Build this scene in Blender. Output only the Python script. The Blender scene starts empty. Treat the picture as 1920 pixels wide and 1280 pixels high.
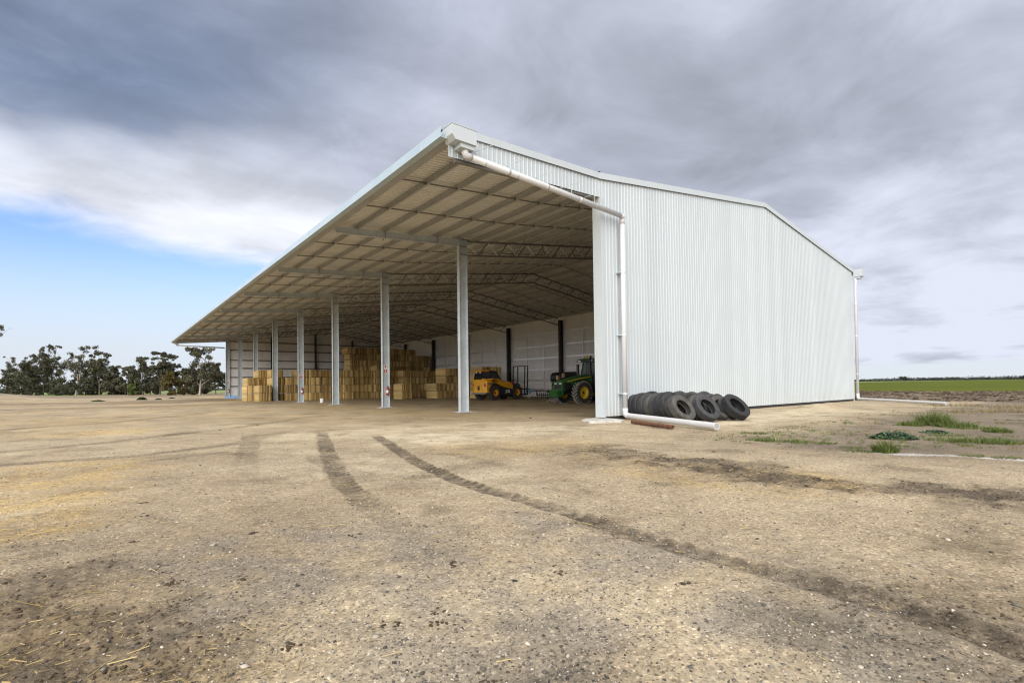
import bpy, math, random
import numpy as np
from mathutils import Vector, Matrix

random.seed(7)
rng = np.random.default_rng(11)
scene = bpy.context.scene
COL = scene.collection
R = math.radians

# ------------------------------------------------------------------ camera
CAM = Vector((-14.277, -12.887, 1.338))
yaw, pitch, roll = 0.6705, 0.0189, -0.0130
cy_, sy_, cp_, sp_, cr_, sr_ = math.cos(yaw), math.sin(yaw), math.cos(pitch), math.sin(pitch), math.cos(roll), math.sin(roll)
fwd = Vector((sy_ * cp_, cy_ * cp_, sp_))
rt0 = Vector((cy_, -sy_, 0))
up0 = rt0.cross(fwd)
rgt = cr_ * rt0 + sr_ * up0
upv = -sr_ * rt0 + cr_ * up0
cam_d = bpy.data.cameras.new("camera")
cam_d.sensor_fit = 'HORIZONTAL'
cam_d.sensor_width = 36
cam_d.lens = 957.0 / 1920 * 36
cam_d.shift_y = 64.7 / 1920
cam_d.clip_start = 0.05
cam_d.clip_end = 20000
cam = bpy.data.objects.new("camera", cam_d)
COL.objects.link(cam)
cam.matrix_world = Matrix((
    (rgt.x, upv.x, -fwd.x, CAM.x),
    (rgt.y, upv.y, -fwd.y, CAM.y),
    (rgt.z, upv.z, -fwd.z, CAM.z),
    (0, 0, 0, 1)))
scene.camera = cam

# ------------------------------------------------------------------ render settings
scene.render.engine = 'CYCLES'
cy = scene.cycles
cy.max_bounces = 10
cy.diffuse_bounces = 8
cy.glossy_bounces = 4
cy.transmission_bounces = 6
cy.caustics_reflective = False
cy.caustics_refractive = False
cy.sample_clamp_indirect = 8
cy.use_denoising = True
cy.filter_width = 1.2
vs = scene.view_settings
vs.view_transform = 'Standard'
vs.look = 'None'
vs.gamma = 1
vs.use_curve_mapping = False
vs.exposure = 1.5

# ------------------------------------------------------------------ sun
SUN = Vector((-0.66, -0.60, 0.62)).normalized()
sl = bpy.data.lights.new("sun", 'SUN')
sl.energy = 1.5
sl.angle = R(70)
sl.color = (1.0, 0.97, 0.92)
so = bpy.data.objects.new("sun", sl)
COL.objects.link(so)
so.rotation_mode = 'QUATERNION'
so.rotation_quaternion = SUN.to_track_quat('Z', 'Y')

# ------------------------------------------------------------------ node helper
class NG:
    def __init__(s, tree):
        s.t = tree; s.n = tree.nodes; s.l = tree.links
    def new(s, typ, **kw):
        nd = s.n.new(typ)
        for k, v in kw.items():
            setattr(nd, k, v)
        return nd
    def put(s, sock, v):
        if hasattr(v, 'is_linked') or isinstance(v, bpy.types.NodeSocket):
            s.l.new(v, sock)
        else:
            sock.default_value = v
    def m(s, op, a, b=None, c=None, clamp=False):
        nd = s.n.new('ShaderNodeMath'); nd.operation = op; nd.use_clamp = clamp
        s.put(nd.inputs[0], a)
        if b is not None: s.put(nd.inputs[1], b)
        if c is not None: s.put(nd.inputs[2], c)
        return nd.outputs[0]
    def ss(s, v, a, b, lo=0.0, hi=1.0):
        nd = s.n.new('ShaderNodeMapRange'); nd.interpolation_type = 'SMOOTHSTEP'
        s.put(nd.inputs['Value'], v); s.put(nd.inputs['From Min'], a); s.put(nd.inputs['From Max'], b)
        s.put(nd.inputs['To Min'], lo); s.put(nd.inputs['To Max'], hi)
        return nd.outputs['Result']
    def noise(s, vec, scale, detail=4, rough=0.55, dist=0.0, out='Fac'):
        nd = s.n.new('ShaderNodeTexNoise')
        if vec is not None: s.l.new(vec, nd.inputs['Vector'])
        nd.inputs['Scale'].default_value = scale; nd.inputs['Detail'].default_value = detail
        nd.inputs['Roughness'].default_value = rough; nd.inputs['Distortion'].default_value = dist
        return nd.outputs[out]
    def vor(s, vec, scale, feature='F1', out='Color'):
        nd = s.n.new('ShaderNodeTexVoronoi'); nd.feature = feature
        if vec is not None: s.l.new(vec, nd.inputs['Vector'])
        nd.inputs['Scale'].default_value = scale
        return nd.outputs[out]
    def ramp(s, fac, stops, interp='LINEAR'):
        nd = s.n.new('ShaderNodeValToRGB'); cr = nd.color_ramp; cr.interpolation = interp
        while len(cr.elements) < len(stops): cr.elements.new(0.5)
        for e, (p, c) in zip(cr.elements, stops):
            e.position = p; e.color = (c[0], c[1], c[2], 1)
        s.put(nd.inputs[0], fac)
        return nd.outputs[0]
    def mix(s, fac, a, b, blend='MIX'):
        nd = s.n.new('ShaderNodeMix'); nd.data_type = 'RGBA'; nd.blend_type = blend
        s.put(nd.inputs[0], fac)
        for i, v in ((6, a), (7, b)):
            if isinstance(v, tuple): nd.inputs[i].default_value = (v[0], v[1], v[2], 1)
            else: s.l.new(v, nd.inputs[i])
        return nd.outputs[2]
    def comb(s, x, y, z):
        nd = s.n.new('ShaderNodeCombineXYZ')
        s.put(nd.inputs[0], x); s.put(nd.inputs[1], y); s.put(nd.inputs[2], z)
        return nd.outputs[0]
    def sep(s, v):
        nd = s.n.new('ShaderNodeSeparateXYZ'); s.l.new(v, nd.inputs[0])
        return nd.outputs
    def attr(s, name, out='Fac'):
        nd = s.n.new('ShaderNodeAttribute'); nd.attribute_name = name
        return nd.outputs[out]

# ------------------------------------------------------------------ world: blue sky with a cloud deck
world = bpy.data.worlds.new("World")
scene.world = world
world.use_nodes = True
g = NG(world.node_tree)
g.n.clear()
sky = g.new('ShaderNodeTexSky', sky_type='NISHITA', sun_disc=False)
sky.sun_elevation = math.asin(SUN.z)
sky.sun_rotation = math.atan2(SUN.x, SUN.y)
sky.air_density = 1.0
sky.dust_density = 0.2
sky.ozone_density = 1.0
bg_sky = g.new('ShaderNodeBackground')
bg_sky.inputs[1].default_value = 0.081
tc = g.new('ShaderNodeTexCoord')
dx, dy, dz = g.sep(tc.outputs['Generated'])
zz = g.m('MAXIMUM', dz, 0.0)
den = g.m('ADD', zz, 0.1)
px = g.m('DIVIDE', dx, den)
py = g.m('DIVIDE', dy, den)
P = g.comb(px, py, 0.0)
low = g.ss(zz, 0.275, 0.04)
blue = g.mix(1.0, sky.outputs[0], (0.57, 0.685, 0.94), 'MULTIPLY')
skyc = g.mix(g.m('MULTIPLY', low, 0.95), blue, (3.2, 3.42, 3.75))
g.l.new(skyc, bg_sky.inputs[0])
n1 = g.noise(P, 1.05, 6, 0.55)
n2 = g.noise(P, 2.3, 9, 0.60, 0.5)
nbig = g.noise(g.comb(g.m('ADD', g.m('MULTIPLY', px, 0.75), 43.863), g.m('ADD', g.m('MULTIPLY', py, 1.5), -3.270), 0.0), 0.9, 5, 0.45, 0.1)
e0 = g.m('SUBTRACT', g.m('MULTIPLY_ADD', px, 0.40, 2.92), py)
e = g.m('ADD', e0, g.m('ADD', g.m('MULTIPLY', g.m('SUBTRACT', n1, 0.5), 0.9), g.m('MULTIPLY', g.m('SUBTRACT', n2, 0.5), 0.40)))
rr = g.m('SQRT', g.m('ADD', g.m('MULTIPLY', px, px), g.m('MULTIPLY', py, py)))
far = g.ss(g.m('ADD', rr, g.m('MULTIPLY', g.m('SUBTRACT', n1, 0.5), 0.6)), 7.5, 8.2, 1.0, 0.0)
eL = g.m('MULTIPLY', g.m('MAXIMUM', g.m('SUBTRACT', g.m('MULTIPLY', px, -1.0), 0.55), 0.0), 1.1)
mask = g.m('MULTIPLY', g.ss(g.m('ADD', e, eL), -0.18, 0.34), far)
ef = g.m('SUBTRACT', e, g.m('MULTIPLY', g.m('MINIMUM', g.m('MAXIMUM', g.m('ADD', px, 0.2), 0.0), 0.85), 0.8))
prof = g.ramp(g.m('DIVIDE', g.m('ADD', ef, g.m('MULTIPLY', eL, 1.3)), 4.0, clamp=True), [
    (0.00, (0.325, 0.338, 0.375)), (0.08, (0.325, 0.336, 0.374)), (0.145, (0.290, 0.306, 0.354)), (0.215, (0.130, 0.156, 0.215)),
    (0.28, (0.096, 0.124, 0.185)), (0.34, (0.108, 0.134, 0.195)), (0.50, (0.190, 0.210, 0.262)), (0.68, (0.232, 0.246, 0.294)), (1.0, (0.255, 0.266, 0.310))])
prof = g.mix(g.m('MULTIPLY', g.ss(px, 0.05, 0.85), g.ss(ef, 0.15, 0.9)), prof, (0.225, 0.240, 0.288))
mod = g.m('MULTIPLY_ADD', g.m('SUBTRACT', nbig, 0.5), 1.45, 1.0)
mod2 = g.m('MULTIPLY_ADD', g.m('SUBTRACT', n2, 0.5), 0.85, 1.0)
modr = g.m('MULTIPLY', g.m('MAXIMUM', mod, 0.55), mod2)
lift = g.ss(rr, 1.7, 3.6, 1.03, 1.42)
fac = g.m('MINIMUM', g.m('MULTIPLY', modr, lift), 1.5)
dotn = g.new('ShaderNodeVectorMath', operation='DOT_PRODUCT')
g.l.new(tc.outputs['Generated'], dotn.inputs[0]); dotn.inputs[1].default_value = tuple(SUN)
sunside = g.ss(dotn.outputs['Value'], 0.05, 1.0)  # unseen clouds toward the sun, brightened to light the shed interior
cl = g.new('ShaderNodeVectorMath', operation='SCALE')
g.l.new(prof, cl.inputs[0]); g.l.new(fac, cl.inputs['Scale'])
clc = g.mix(g.ss(fac, 0.9, 1.7, 0.0, 0.45), cl.outputs[0], (0.350, 0.360, 0.395))
bg_cl = g.new('ShaderNodeBackground')
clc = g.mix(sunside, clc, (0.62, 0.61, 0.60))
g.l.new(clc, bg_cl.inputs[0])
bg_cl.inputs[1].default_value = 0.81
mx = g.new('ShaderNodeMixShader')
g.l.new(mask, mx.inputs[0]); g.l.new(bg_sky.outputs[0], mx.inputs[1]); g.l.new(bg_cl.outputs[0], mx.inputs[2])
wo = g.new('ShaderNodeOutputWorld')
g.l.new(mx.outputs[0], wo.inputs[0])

# ------------------------------------------------------------------ materials
def mat(name, color, rough=0.6, metal=0.0, var=0.0, vscale=3.0, var2=None, bump=0.0, bscale=60.0, spec=0.5, objrand=0.0, stretch=None):
    m = bpy.data.materials.new(name); m.use_nodes = True
    g = NG(m.node_tree)
    b = g.n['Principled BSDF']
    b.inputs['Roughness'].default_value = rough
    b.inputs['Metallic'].default_value = metal
    b.inputs['Specular IOR Level'].default_value = spec
    tc = g.new('ShaderNodeTexCoord'); vec = tc.outputs['Object']
    if stretch:
        mp = g.new('ShaderNodeMapping'); g.l.new(vec, mp.inputs[0]); mp.inputs['Scale'].default_value = stretch
        vec = mp.outputs[0]
    c = None
    if var > 0:
        n = g.noise(vec, vscale, 5, 0.6)
        lo = tuple(x * (1 - var) for x in color); hi = tuple(min(1, x * (1 + var)) for x in (var2 or color))
        c = g.ramp(n, [(0.3, lo), (0.7, hi)])
    if objrand > 0:
        oi = g.new('ShaderNodeObjectInfo')
        k = g.m('MULTIPLY_ADD', oi.outputs['Random'], 2 * objrand, 1 - objrand)
        sc = g.new('ShaderNodeVectorMath', operation='SCALE')
        if c is None: sc.inputs[0].default_value = color
        else: g.l.new(c, sc.inputs[0])
        g.l.new(k, sc.inputs['Scale']); c = sc.outputs[0]
    if c is None: b.inputs['Base Color'].default_value = (*color, 1)
    else: g.l.new(c, b.inputs['Base Color'])
    if bump > 0:
        bn = g.new('ShaderNodeBump'); bn.inputs['Strength'].default_value = bump; bn.inputs['Distance'].default_value = 0.02
        g.l.new(g.noise(vec, bscale, 4, 0.6), bn.inputs['Height']); g.l.new(bn.outputs[0], b.inputs['Normal'])
    return m

M = {}
# sheet steel: sheet-to-sheet tone differences every four ribs, a little dust low down
def sheet_mat(name, col, axis, metal=0.0):
    m = bpy.data.materials.new(name); m.use_nodes = True
    g = NG(m.node_tree); b = g.n['Principled BSDF']
    tc = g.new('ShaderNodeTexCoord'); v = tc.outputs['Object']
    o = g.sep(v)
    idx = g.m('FLOOR', g.m('DIVIDE', o[axis], 0.76))
    wn = g.new('ShaderNodeTexWhiteNoise', noise_dimensions='1D'); g.l.new(idx, wn.inputs['W'])
    k = g.m('MULTIPLY_ADD', wn.outputs['Value'], 0.08, 0.95)
    k = g.m('MULTIPLY', k, g.m('MULTIPLY_ADD', g.noise(v, 0.5, 5, 0.6), 0.10, 0.95))
    sc = g.new('ShaderNodeVectorMath', operation='SCALE'); sc.inputs[0].default_value = col
    g.l.new(k, sc.inputs['Scale'])
    dust = g.m('MULTIPLY', g.ss(o[2], 1.1, 0.0), g.ss(g.noise(v, 2.2, 5, 0.65), 0.35, 0.75))
    c = g.mix(g.m('MULTIPLY', dust, 0.30), sc.outputs[0], (0.42, 0.34, 0.24))
    g.l.new(c, b.inputs['Base Color'])
    b.inputs['Roughness'].default_value = 0.42
    b.inputs['Metallic'].default_value = metal
    b.inputs['Specular IOR Level'].default_value = 0.4
    return m
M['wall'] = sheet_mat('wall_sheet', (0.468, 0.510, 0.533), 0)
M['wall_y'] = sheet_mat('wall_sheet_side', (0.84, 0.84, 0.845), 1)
M['roof'] = sheet_mat('roof_sheet', (0.80, 0.79, 0.755), 1, 0.15)
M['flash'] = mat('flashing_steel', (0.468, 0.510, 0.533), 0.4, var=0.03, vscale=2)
M['gutter'] = mat('gutter_steel', (0.50, 0.60, 0.67), 0.3, 0.25, var=0.06, vscale=1.2)
M['galv'] = mat('galvanised_steel', (0.57, 0.63, 0.67), 0.40, 0.25, var=0.14, vscale=2.2, bump=0.05, bscale=30)
M['galv_dark'] = mat('dark_galvanised_steel', (0.22, 0.21, 0.19), 0.5, 0.3, var=0.15, vscale=3)  # galvanised steel in a darker base tone
M['purlin'] = mat('purlin_steel', (0.37, 0.37, 0.36), 0.5, 0.10, var=0.10, vscale=1.5)
M['girt'] = mat('girt_steel', (0.90, 0.90, 0.90), 0.3, 0.45, var=0.08, vscale=1.5)
M['black_steel'] = mat('dark_column_steel', (0.05, 0.05, 0.052), 0.5, 0.2, var=0.15)
M['pvc'] = mat('white_pvc', (0.56, 0.56, 0.565), 0.35, var=0.04, vscale=2)
M['concrete'] = mat('concrete', (0.46, 0.44, 0.40), 0.85, var=0.2, vscale=5, bump=0.3, bscale=40)
M['rust'] = mat('rusty_brown_pipe', (0.13, 0.055, 0.030), 0.7, var=0.35, vscale=8, bump=0.2)
M['black'] = mat('black_paint', (0.015, 0.015, 0.017), 0.45, var=0.2)
M['void'] = mat('gap_shade_black', (0.03, 0.03, 0.03), 0.9)  # near-black that stands in for shade in gaps at the wall foot
M['rubber'] = mat('tyre_rubber', (0.026, 0.026, 0.028), 0.75, var=0.45, vscale=5, bump=0.25, bscale=50, objrand=0.5)
M['rubber_dusty'] = mat('dusty_tyre_rubber', (0.055, 0.052, 0.047), 0.85, var=0.40, vscale=6, bump=0.3, bscale=50, objrand=0.3)
M['rubber_mud'] = mat('muddy_tractor_tyre', (0.050, 0.045, 0.040), 0.85, var=0.4, vscale=9, bump=0.25, bscale=50)
M['lug'] = mat('worn_tyre_lug', (0.30, 0.285, 0.265), 0.7, var=0.3, vscale=8)
M['yellow'] = mat('yellow_machine_paint', (0.78, 0.37, 0.012), 0.42, var=0.22, vscale=2)
M['yellow_rim'] = mat('yellow_rim_paint', (0.70, 0.31, 0.015), 0.45, var=0.15, vscale=4)
M['green'] = mat('green_machine_paint', (0.026, 0.115, 0.028), 0.32, var=0.15, vscale=2)
M['jyellow'] = mat('tractor_yellow_paint', (0.62, 0.44, 0.035), 0.45, var=0.15, vscale=4)
M['grille'] = mat('dark_grille', (0.02, 0.02, 0.02), 0.6)
M['lamp'] = mat('lamp_lens', (0.75, 0.76, 0.78), 0.15)
M['amber'] = mat('amber_lens', (0.75, 0.20, 0.02), 0.3)
M['tan'] = mat('tan_plastic', (0.50, 0.32, 0.15), 0.6)
M['blue'] = mat('blue_machine_paint', (0.06, 0.20, 0.36), 0.5, var=0.2, vscale=4)
M['tarp'] = mat('blue_tarpaulin', (0.22, 0.38, 0.62), 0.45, var=0.25, vscale=4, bump=0.4, bscale=12)
M['white'] = mat('white_plastic', (0.80, 0.80, 0.78), 0.4)
M['red'] = mat('red_enamel', (0.50, 0.012, 0.02), 0.3)
M['sign_red'] = mat('sign_red_print', (0.55, 0.03, 0.035), 0.5)
M['steel_grey'] = mat('bare_steel', (0.35, 0.35, 0.35), 0.45, 0.5, var=0.2)
M['brown_iron'] = mat('soil_worn_iron', (0.055, 0.038, 0.026), 0.7, 0.2, var=0.4, vscale=8)
gl = bpy.data.materials.new('cab_glass'); gl.use_nodes = True
gg = NG(gl.node_tree); b_ = gg.n['Principled BSDF']
b_.inputs['Base Color'].default_value = (0.55, 0.65, 0.64, 1); b_.inputs['Roughness'].default_value = 0.03
b_.inputs['Transmission Weight'].default_value = 0.88; b_.inputs['IOR'].default_value = 1.02
b_.inputs['Specular IOR Level'].default_value = 0.8; b_.inputs['Coat Weight'].default_value = 0.35
M['glass'] = gl
M['dark_glass'] = mat('tinted_cab_glass', (0.012, 0.014, 0.016), 0.06, spec=0.8)

def straw_mat():
    m = bpy.data.materials.new('baled_straw'); m.use_nodes = True
    g = NG(m.node_tree); b = g.n['Principled BSDF']
    tc = g.new('ShaderNodeTexCoord'); v = tc.outputs['Object']
    o = g.sep(v)
    oi = g.new('ShaderNodeObjectInfo')
    tone = g.attr('tone')
    off = g.m('MULTIPLY', oi.outputs['Random'], 37.0)
    fine = g.noise(g.comb(g.m('MULTIPLY_ADD', o[0], 30.0, off), g.m('MULTIPLY', o[1], 12.0), g.m('MULTIPLY', o[2], 5.0)), 1.0, 4, 0.65)
    base = g.ramp(g.m('ADD', g.m('MULTIPLY', fine, 0.45), g.m('MULTIPLY', tone, 0.55)),
                  [(0.22, (0.19, 0.118, 0.042)), (0.5, (0.46, 0.315, 0.128)), (0.78, (0.66, 0.500, 0.240))])
    k = g.m('MULTIPLY_ADD', oi.outputs['Random'], 0.36, 0.82)
    sc = g.new('ShaderNodeVectorMath', operation='SCALE'); g.l.new(base, sc.inputs[0]); g.l.new(k, sc.inputs['Scale'])
    g.l.new(sc.outputs[0], b.inputs['Base Color'])
    b.inputs['Roughness'].default_value = 0.85
    b.inputs['Specular IOR Level'].default_value = 0.15
    bn = g.new('ShaderNodeBump'); bn.inputs['Strength'].default_value = 0.7; bn.inputs['Distance'].default_value = 0.03
    g.l.new(fine, bn.inputs['Height']); g.l.new(bn.outputs[0], b.inputs['Normal'])
    return m
M['straw'] = straw_mat()
M['twine'] = mat('bale_twine', (0.14, 0.09, 0.035), 0.8)

def leaf_mat(name, lo, hi):
    m = bpy.data.materials.new(name); m.use_nodes = True
    g = NG(m.node_tree); b = g.n['Principled BSDF']
    c = g.ramp(g.attr('tone'), [(0.0, lo), (1.0, hi)])
    g.l.new(c, b.inputs['Base Color'])
    b.inputs['Roughness'].default_value = 0.6
    b.inputs['Specular IOR Level'].default_value = 0.25
    return m
M['gum'] = leaf_mat('gum_leaves', (0.030, 0.032, 0.019), (0.135, 0.130, 0.074))
M['olive'] = leaf_mat('wattle_leaves', (0.050, 0.042, 0.014), (0.17, 0.13, 0.035))
M['farleaf'] = leaf_mat('distant_leaves', (0.020, 0.026, 0.020), (0.055, 0.062, 0.045))
M['grass'] = leaf_mat('grass_blades', (0.035, 0.058, 0.012), (0.15, 0.185, 0.045))
M['clover'] = leaf_mat('clover_leaves', (0.020, 0.050, 0.022), (0.085, 0.145, 0.075))
M['reed'] = leaf_mat('reed_blades', (0.12, 0.16, 0.06), (0.42, 0.38, 0.22))
M['drygrass'] = leaf_mat('dry_grass_blades', (0.11, 0.078, 0.032), (0.29, 0.215, 0.10))
M['bush'] = leaf_mat('low_bush_leaves', (0.012, 0.028, 0.008), (0.045, 0.085, 0.022))
M['bark'] = mat('gum_bark', (0.13, 0.105, 0.085), 0.85, var=0.35, vscale=1.2)
M['palebark'] = mat('pale_gum_bark', (0.42, 0.37, 0.31), 0.8, var=0.3, vscale=1.0)
M['strawbits'] = leaf_mat('loose_straw', (0.24, 0.165, 0.055), (0.50, 0.385, 0.175))
M['stone'] = leaf_mat('gravel_stones', (0.035, 0.035, 0.038), (0.62, 0.54, 0.43))
M['clod'] = leaf_mat('soil_clods', (0.040, 0.028, 0.017), (0.17, 0.125, 0.080))

# ------------------------------------------------------------------ mesh helper
class MB:
    def __init__(s): s.v = []; s.f = []; s.m = []; s.tone = None
    def add(s, vs_, fs, mi=0):
        o = len(s.v); s.v += [tuple(p) for p in vs_]
        for f in fs: s.f.append(tuple(i + o for i in f)); s.m.append(mi)
    def box(s, x0, x1, y0, y1, z0, z1, mi=0):
        s.add([(x0, y0, z0), (x1, y0, z0), (x1, y1, z0), (x0, y1, z0), (x0, y0, z1), (x1, y0, z1), (x1, y1, z1), (x0, y1, z1)],
              [(0, 3, 2, 1), (4, 5, 6, 7), (0, 1, 5, 4), (1, 2, 6, 5), (2, 3, 7, 6), (3, 0, 4, 7)], mi)
    def beam(s, p0, p1, w, h, up=(0, 0, 1), mi=0, w1=None, h1=None):
        p0 = Vector(p0); p1 = Vector(p1); d = (p1 - p0).normalized(); u = Vector(up)
        sd = d.cross(u)
        if sd.length < 1e-4: sd = d.cross(Vector((1, 0, 0)))
        sd.normalize(); u = sd.cross(d).normalized()
        w1 = w if w1 is None else w1; h1 = h if h1 is None else h1
        a = []
        for p, ww, hh in ((p0, w, h), (p1, w1, h1)):
            for sx, sz in ((-1, -1), (1, -1), (1, 1), (-1, 1)):
                a.append(p + sd * (sx * ww / 2) + u * (sz * hh / 2))
        s.add(a, [(3, 2, 1, 0), (4, 5, 6, 7), (0, 1, 5, 4), (1, 2, 6, 5), (2, 3, 7, 6), (3, 0, 4, 7)], mi)
    def tube(s, pts, r, n=12, mi=0, cap=True, radii=None):
        pts = [Vector(p) for p in pts]; rings = []
        ref = None
        for i, p in enumerate(pts):
            d = (pts[min(i + 1, len(pts) - 1)] - pts[max(i - 1, 0)]).normalized()
            if ref is None or abs(ref.dot(d)) > 0.95:
                ref = Vector((0, 0, 1)) if abs(d.z) < 0.9 else Vector((1, 0, 0))
            a = d.cross(ref).normalized(); b = a.cross(d).normalized(); ref = b
            rad = radii[i] if radii else r
            rings.append([p + (a * math.cos(t) + b * math.sin(t)) * rad for t in [2 * math.pi * k / n for k in range(n)]])
        o = len(s.v)
        for rg in rings: s.v += [tuple(q) for q in rg]
        for i in range(len(rings) - 1):
            for k in range(n):
                k2 = (k + 1) % n
                s.f.append((o + i * n + k, o + i * n + k2, o + (i + 1) * n + k2, o + (i + 1) * n + k)); s.m.append(mi)
        if cap:
            s.f.append(tuple(o + k for k in range(n))[::-1]); s.m.append(mi)
            s.f.append(tuple(o + (len(rings) - 1) * n + k for k in range(n))); s.m.append(mi)
    def prism(s, poly, axis, a, b, mi=0):
        """poly: 2-D points; extruded along axis from a to b"""
        def P3(p, t):
            return {'x': (t, p[0], p[1]), 'y': (p[0], t, p[1]), 'z': (p[0], p[1], t)}[axis]
        n = len(poly)
        s.add([P3(p, a) for p in poly] + [P3(p, b) for p in poly],
              [tuple(range(n))[::-1], tuple(range(n, 2 * n))] + [(i, (i + 1) % n, n + (i + 1) % n, n + i) for i in range(n)], mi)
    def lathe(s, prof, c, n=32, closed=True, mi=0):
        """prof: (radius, y) turned about the local y axis at c"""
        o = len(s.v); k = len(prof)
        for i in range(n):
            t = 2 * math.pi * i / n
            for r, y in prof: s.v.append((c[0] + r * math.cos(t), c[1] + y, c[2] + r * math.sin(t)))
        for i in range(n):
            i2 = (i + 1) % n
            for j in range(k if closed else k - 1):
                j2 = (j + 1) % k
                s.f.append((o + i * k + j, o + i * k + j2, o + i2 * k + j2, o + i2 * k + j)); s.m.append(mi)
    def mesh(s, name, mats, smooth=False):
        me = bpy.data.meshes.new(name); me.from_pydata(s.v, [], s.f)
        if not isinstance(mats, (list, tuple)): mats = [mats]
        for m in mats: me.materials.append(m)
        if len(mats) > 1: me.polygons.foreach_set('material_index', s.m)
        if smooth: me.polygons.foreach_set('use_smooth', [True] * len(me.polygons))
        if s.tone is not None:
            at = me.attributes.new('tone', 'FLOAT', 'FACE'); at.data.foreach_set('value', s.tone)
        me.update()
        return me
    def build(s, name, mats, parent=None, smooth=False):
        return link(name, s.mesh(name, mats, smooth), parent)

def link(name, me, parent=None):
    o = bpy.data.objects.new(name, me); COL.objects.link(o)
    if parent: o.parent = parent
    return o
def tag(o, label=None, cat=None, group=None, kind=None):
    if label: o['label'] = label
    if cat: o['category'] = cat
    if group: o['group'] = group
    if kind: o['kind'] = kind
    return o
def empty(name, loc=(0, 0, 0), rz=0.0, label=None, cat=None, group=None):
    o = bpy.data.objects.new(name, None); COL.objects.link(o)
    o.empty_display_size = 0.3
    o.location = loc; o.rotation_euler = (0, 0, rz)
    return tag(o, label, cat, group)
def smooth_by_angle(o, ang=35):
    me = o.data
    me.polygons.foreach_set('use_smooth', [True] * len(me.polygons))
    try: me.set_sharp_from_angle(angle=R(ang))
    except Exception: pass

# numpy soup helper for leaves, blades, stones
def soup(name, V, F, mats, tone, parent=None):
    me = bpy.data.meshes.new(name)
    nv, nf, k = len(V), len(F), F.shape[1]
    me.vertices.add(nv); me.vertices.foreach_set('co', np.ascontiguousarray(V, dtype=np.float32).ravel())
    me.loops.add(nf * k); me.loops.foreach_set('vertex_index', np.ascontiguousarray(F, dtype=np.int32).ravel())
    me.polygons.add(nf)
    me.polygons.foreach_set('loop_start', np.arange(0, nf * k, k, dtype=np.int32))
    at = me.attributes.new('tone', 'FLOAT', 'FACE'); at.data.foreach_set('value', np.ascontiguousarray(tone, dtype=np.float32))
    me.materials.append(mats)
    me.update(calc_edges=True); me.validate()
    return link(name, me, parent)

# ------------------------------------------------------------------ noise (numpy)
def hsh(i, j, s):
    h = (i.astype(np.int64) * 374761393 + j.astype(np.int64) * 668265263 + s * 974634777) & 0xffffffff
    h = ((h ^ (h >> 13)) * 1274126177) & 0xffffffff
    h = h ^ (h >> 16)
    return (h & 0xffff) / 65535.0
def vn(x, y, s=0):
    i = np.floor(x); j = np.floor(y); u = x - i; v = y - j
    u = u * u * (3 - 2 * u); v = v * v * (3 - 2 * v)
    a = hsh(i, j, s); b = hsh(i + 1, j, s); c = hsh(i, j + 1, s); d = hsh(i + 1, j + 1, s)
    return (a * (1 - u) + b * u) * (1 - v) + (c * (1 - u) + d * u) * v
def fbm(x, y, s=0, o=4):
    t = 0; a = 0.5; n = 0
    for k in range(o):
        t = t + a * vn(x * 2 ** k, y * 2 ** k, s + k * 17); n += a; a *= 0.55
    return t / n
def sst(x, a, b):
    t = np.clip((x - a) / (b - a), 0, 1); return t * t * (3 - 2 * t)
def seg_dist(x, y, pts):
    """distance to a polyline and position along it"""
    best = np.full(x.shape, 1e9); along = np.zeros(x.shape); L0 = 0; side = np.zeros(x.shape)
    for (ax, ay), (bx, by) in zip(pts[:-1], pts[1:]):
        ex, ey = bx - ax, by - ay; l = math.hypot(ex, ey)
        t = np.clip(((x - ax) * ex + (y - ay) * ey) / (l * l), 0, 1)
        d = np.hypot(x - ax - t * ex, y - ay - t * ey)
        m = d < best
        best = np.where(m, d, best); along = np.where(m, L0 + t * l, along)
        side = np.where(m, ((x - ax) * ey - (y - ay) * ex) / l, side)
        L0 += l
    return best, along, side, L0

# ------------------------------------------------------------------ ground
TR_A = [(-9.1, 3.3), (-9.28, 2.52), (-10.45, -1.38), (-11.2, -4.0), (-11.6, -5.6), (-11.85, -6.9), (-12.05, -8.2), (-12.1, -9.3), (-12.05, -10.6)]
TR_B = [(-8.3, 1.0), (-8.47, 0.33), (-9.53, -3.27), (-10.01, -5.13), (-10.3, -6.6), (-10.38, -7.5), (-10.42, -8.48), (-10.45, -9.18), (-10.55, -9.94), (-10.58, -10.54), (-10.55, -11.16), (-10.52, -11.65), (-10.56, -12.06), (-10.7, -12.6), (-10.9, -13.6), (-11.2, -15)]
TR_C = [(-10.9, -2.2), (-11.17, -3.17), (-11.2, -4.56), (-11.15, -6.03), (-10.95, -7.03), (-10.72, -7.75)]
TR_D = [(-9.49, -3.31), (-8.86, -4.15), (-9.0, -5.46), (-9.1, -6.66), (-9.15, -8.03)]
TR_F = [(-10.9, 4.2), (-11.3, 2.0), (-12.2, -1.99), (-12.6, -4.2), (-12.84, -5.65)]
TR_L1 = [(-22, 2.0), (-16.15, 3.3), (-14.3, 4.2), (-12.56, 5.9), (-11.0, 7.0), (-8.83, 9.44), (-5.27, 14.34)]
TR_L2 = [(-20, 0.6), (-15.9, 0.6), (-13.87, 0.3), (-11.9, 1.3), (-10.2, 3.6), (-8.6, 5.6)]
TR_L3 = [(-24, 12), (-18, 12.5), (-14, 15), (-10.5, 20), (-8, 26)]
MUD = [(-7.4, -4.2), (-6.7, -5.45), (-6.35, -6.29), (-6.5, -7.76), (-6.9, -8.94), (-7.05, -9.7), (-6.7, -10.38), (-6.35, -11.14), (-6.0, -12.0), (-5.6, -13.5), (-5.4, -16)]
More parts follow.
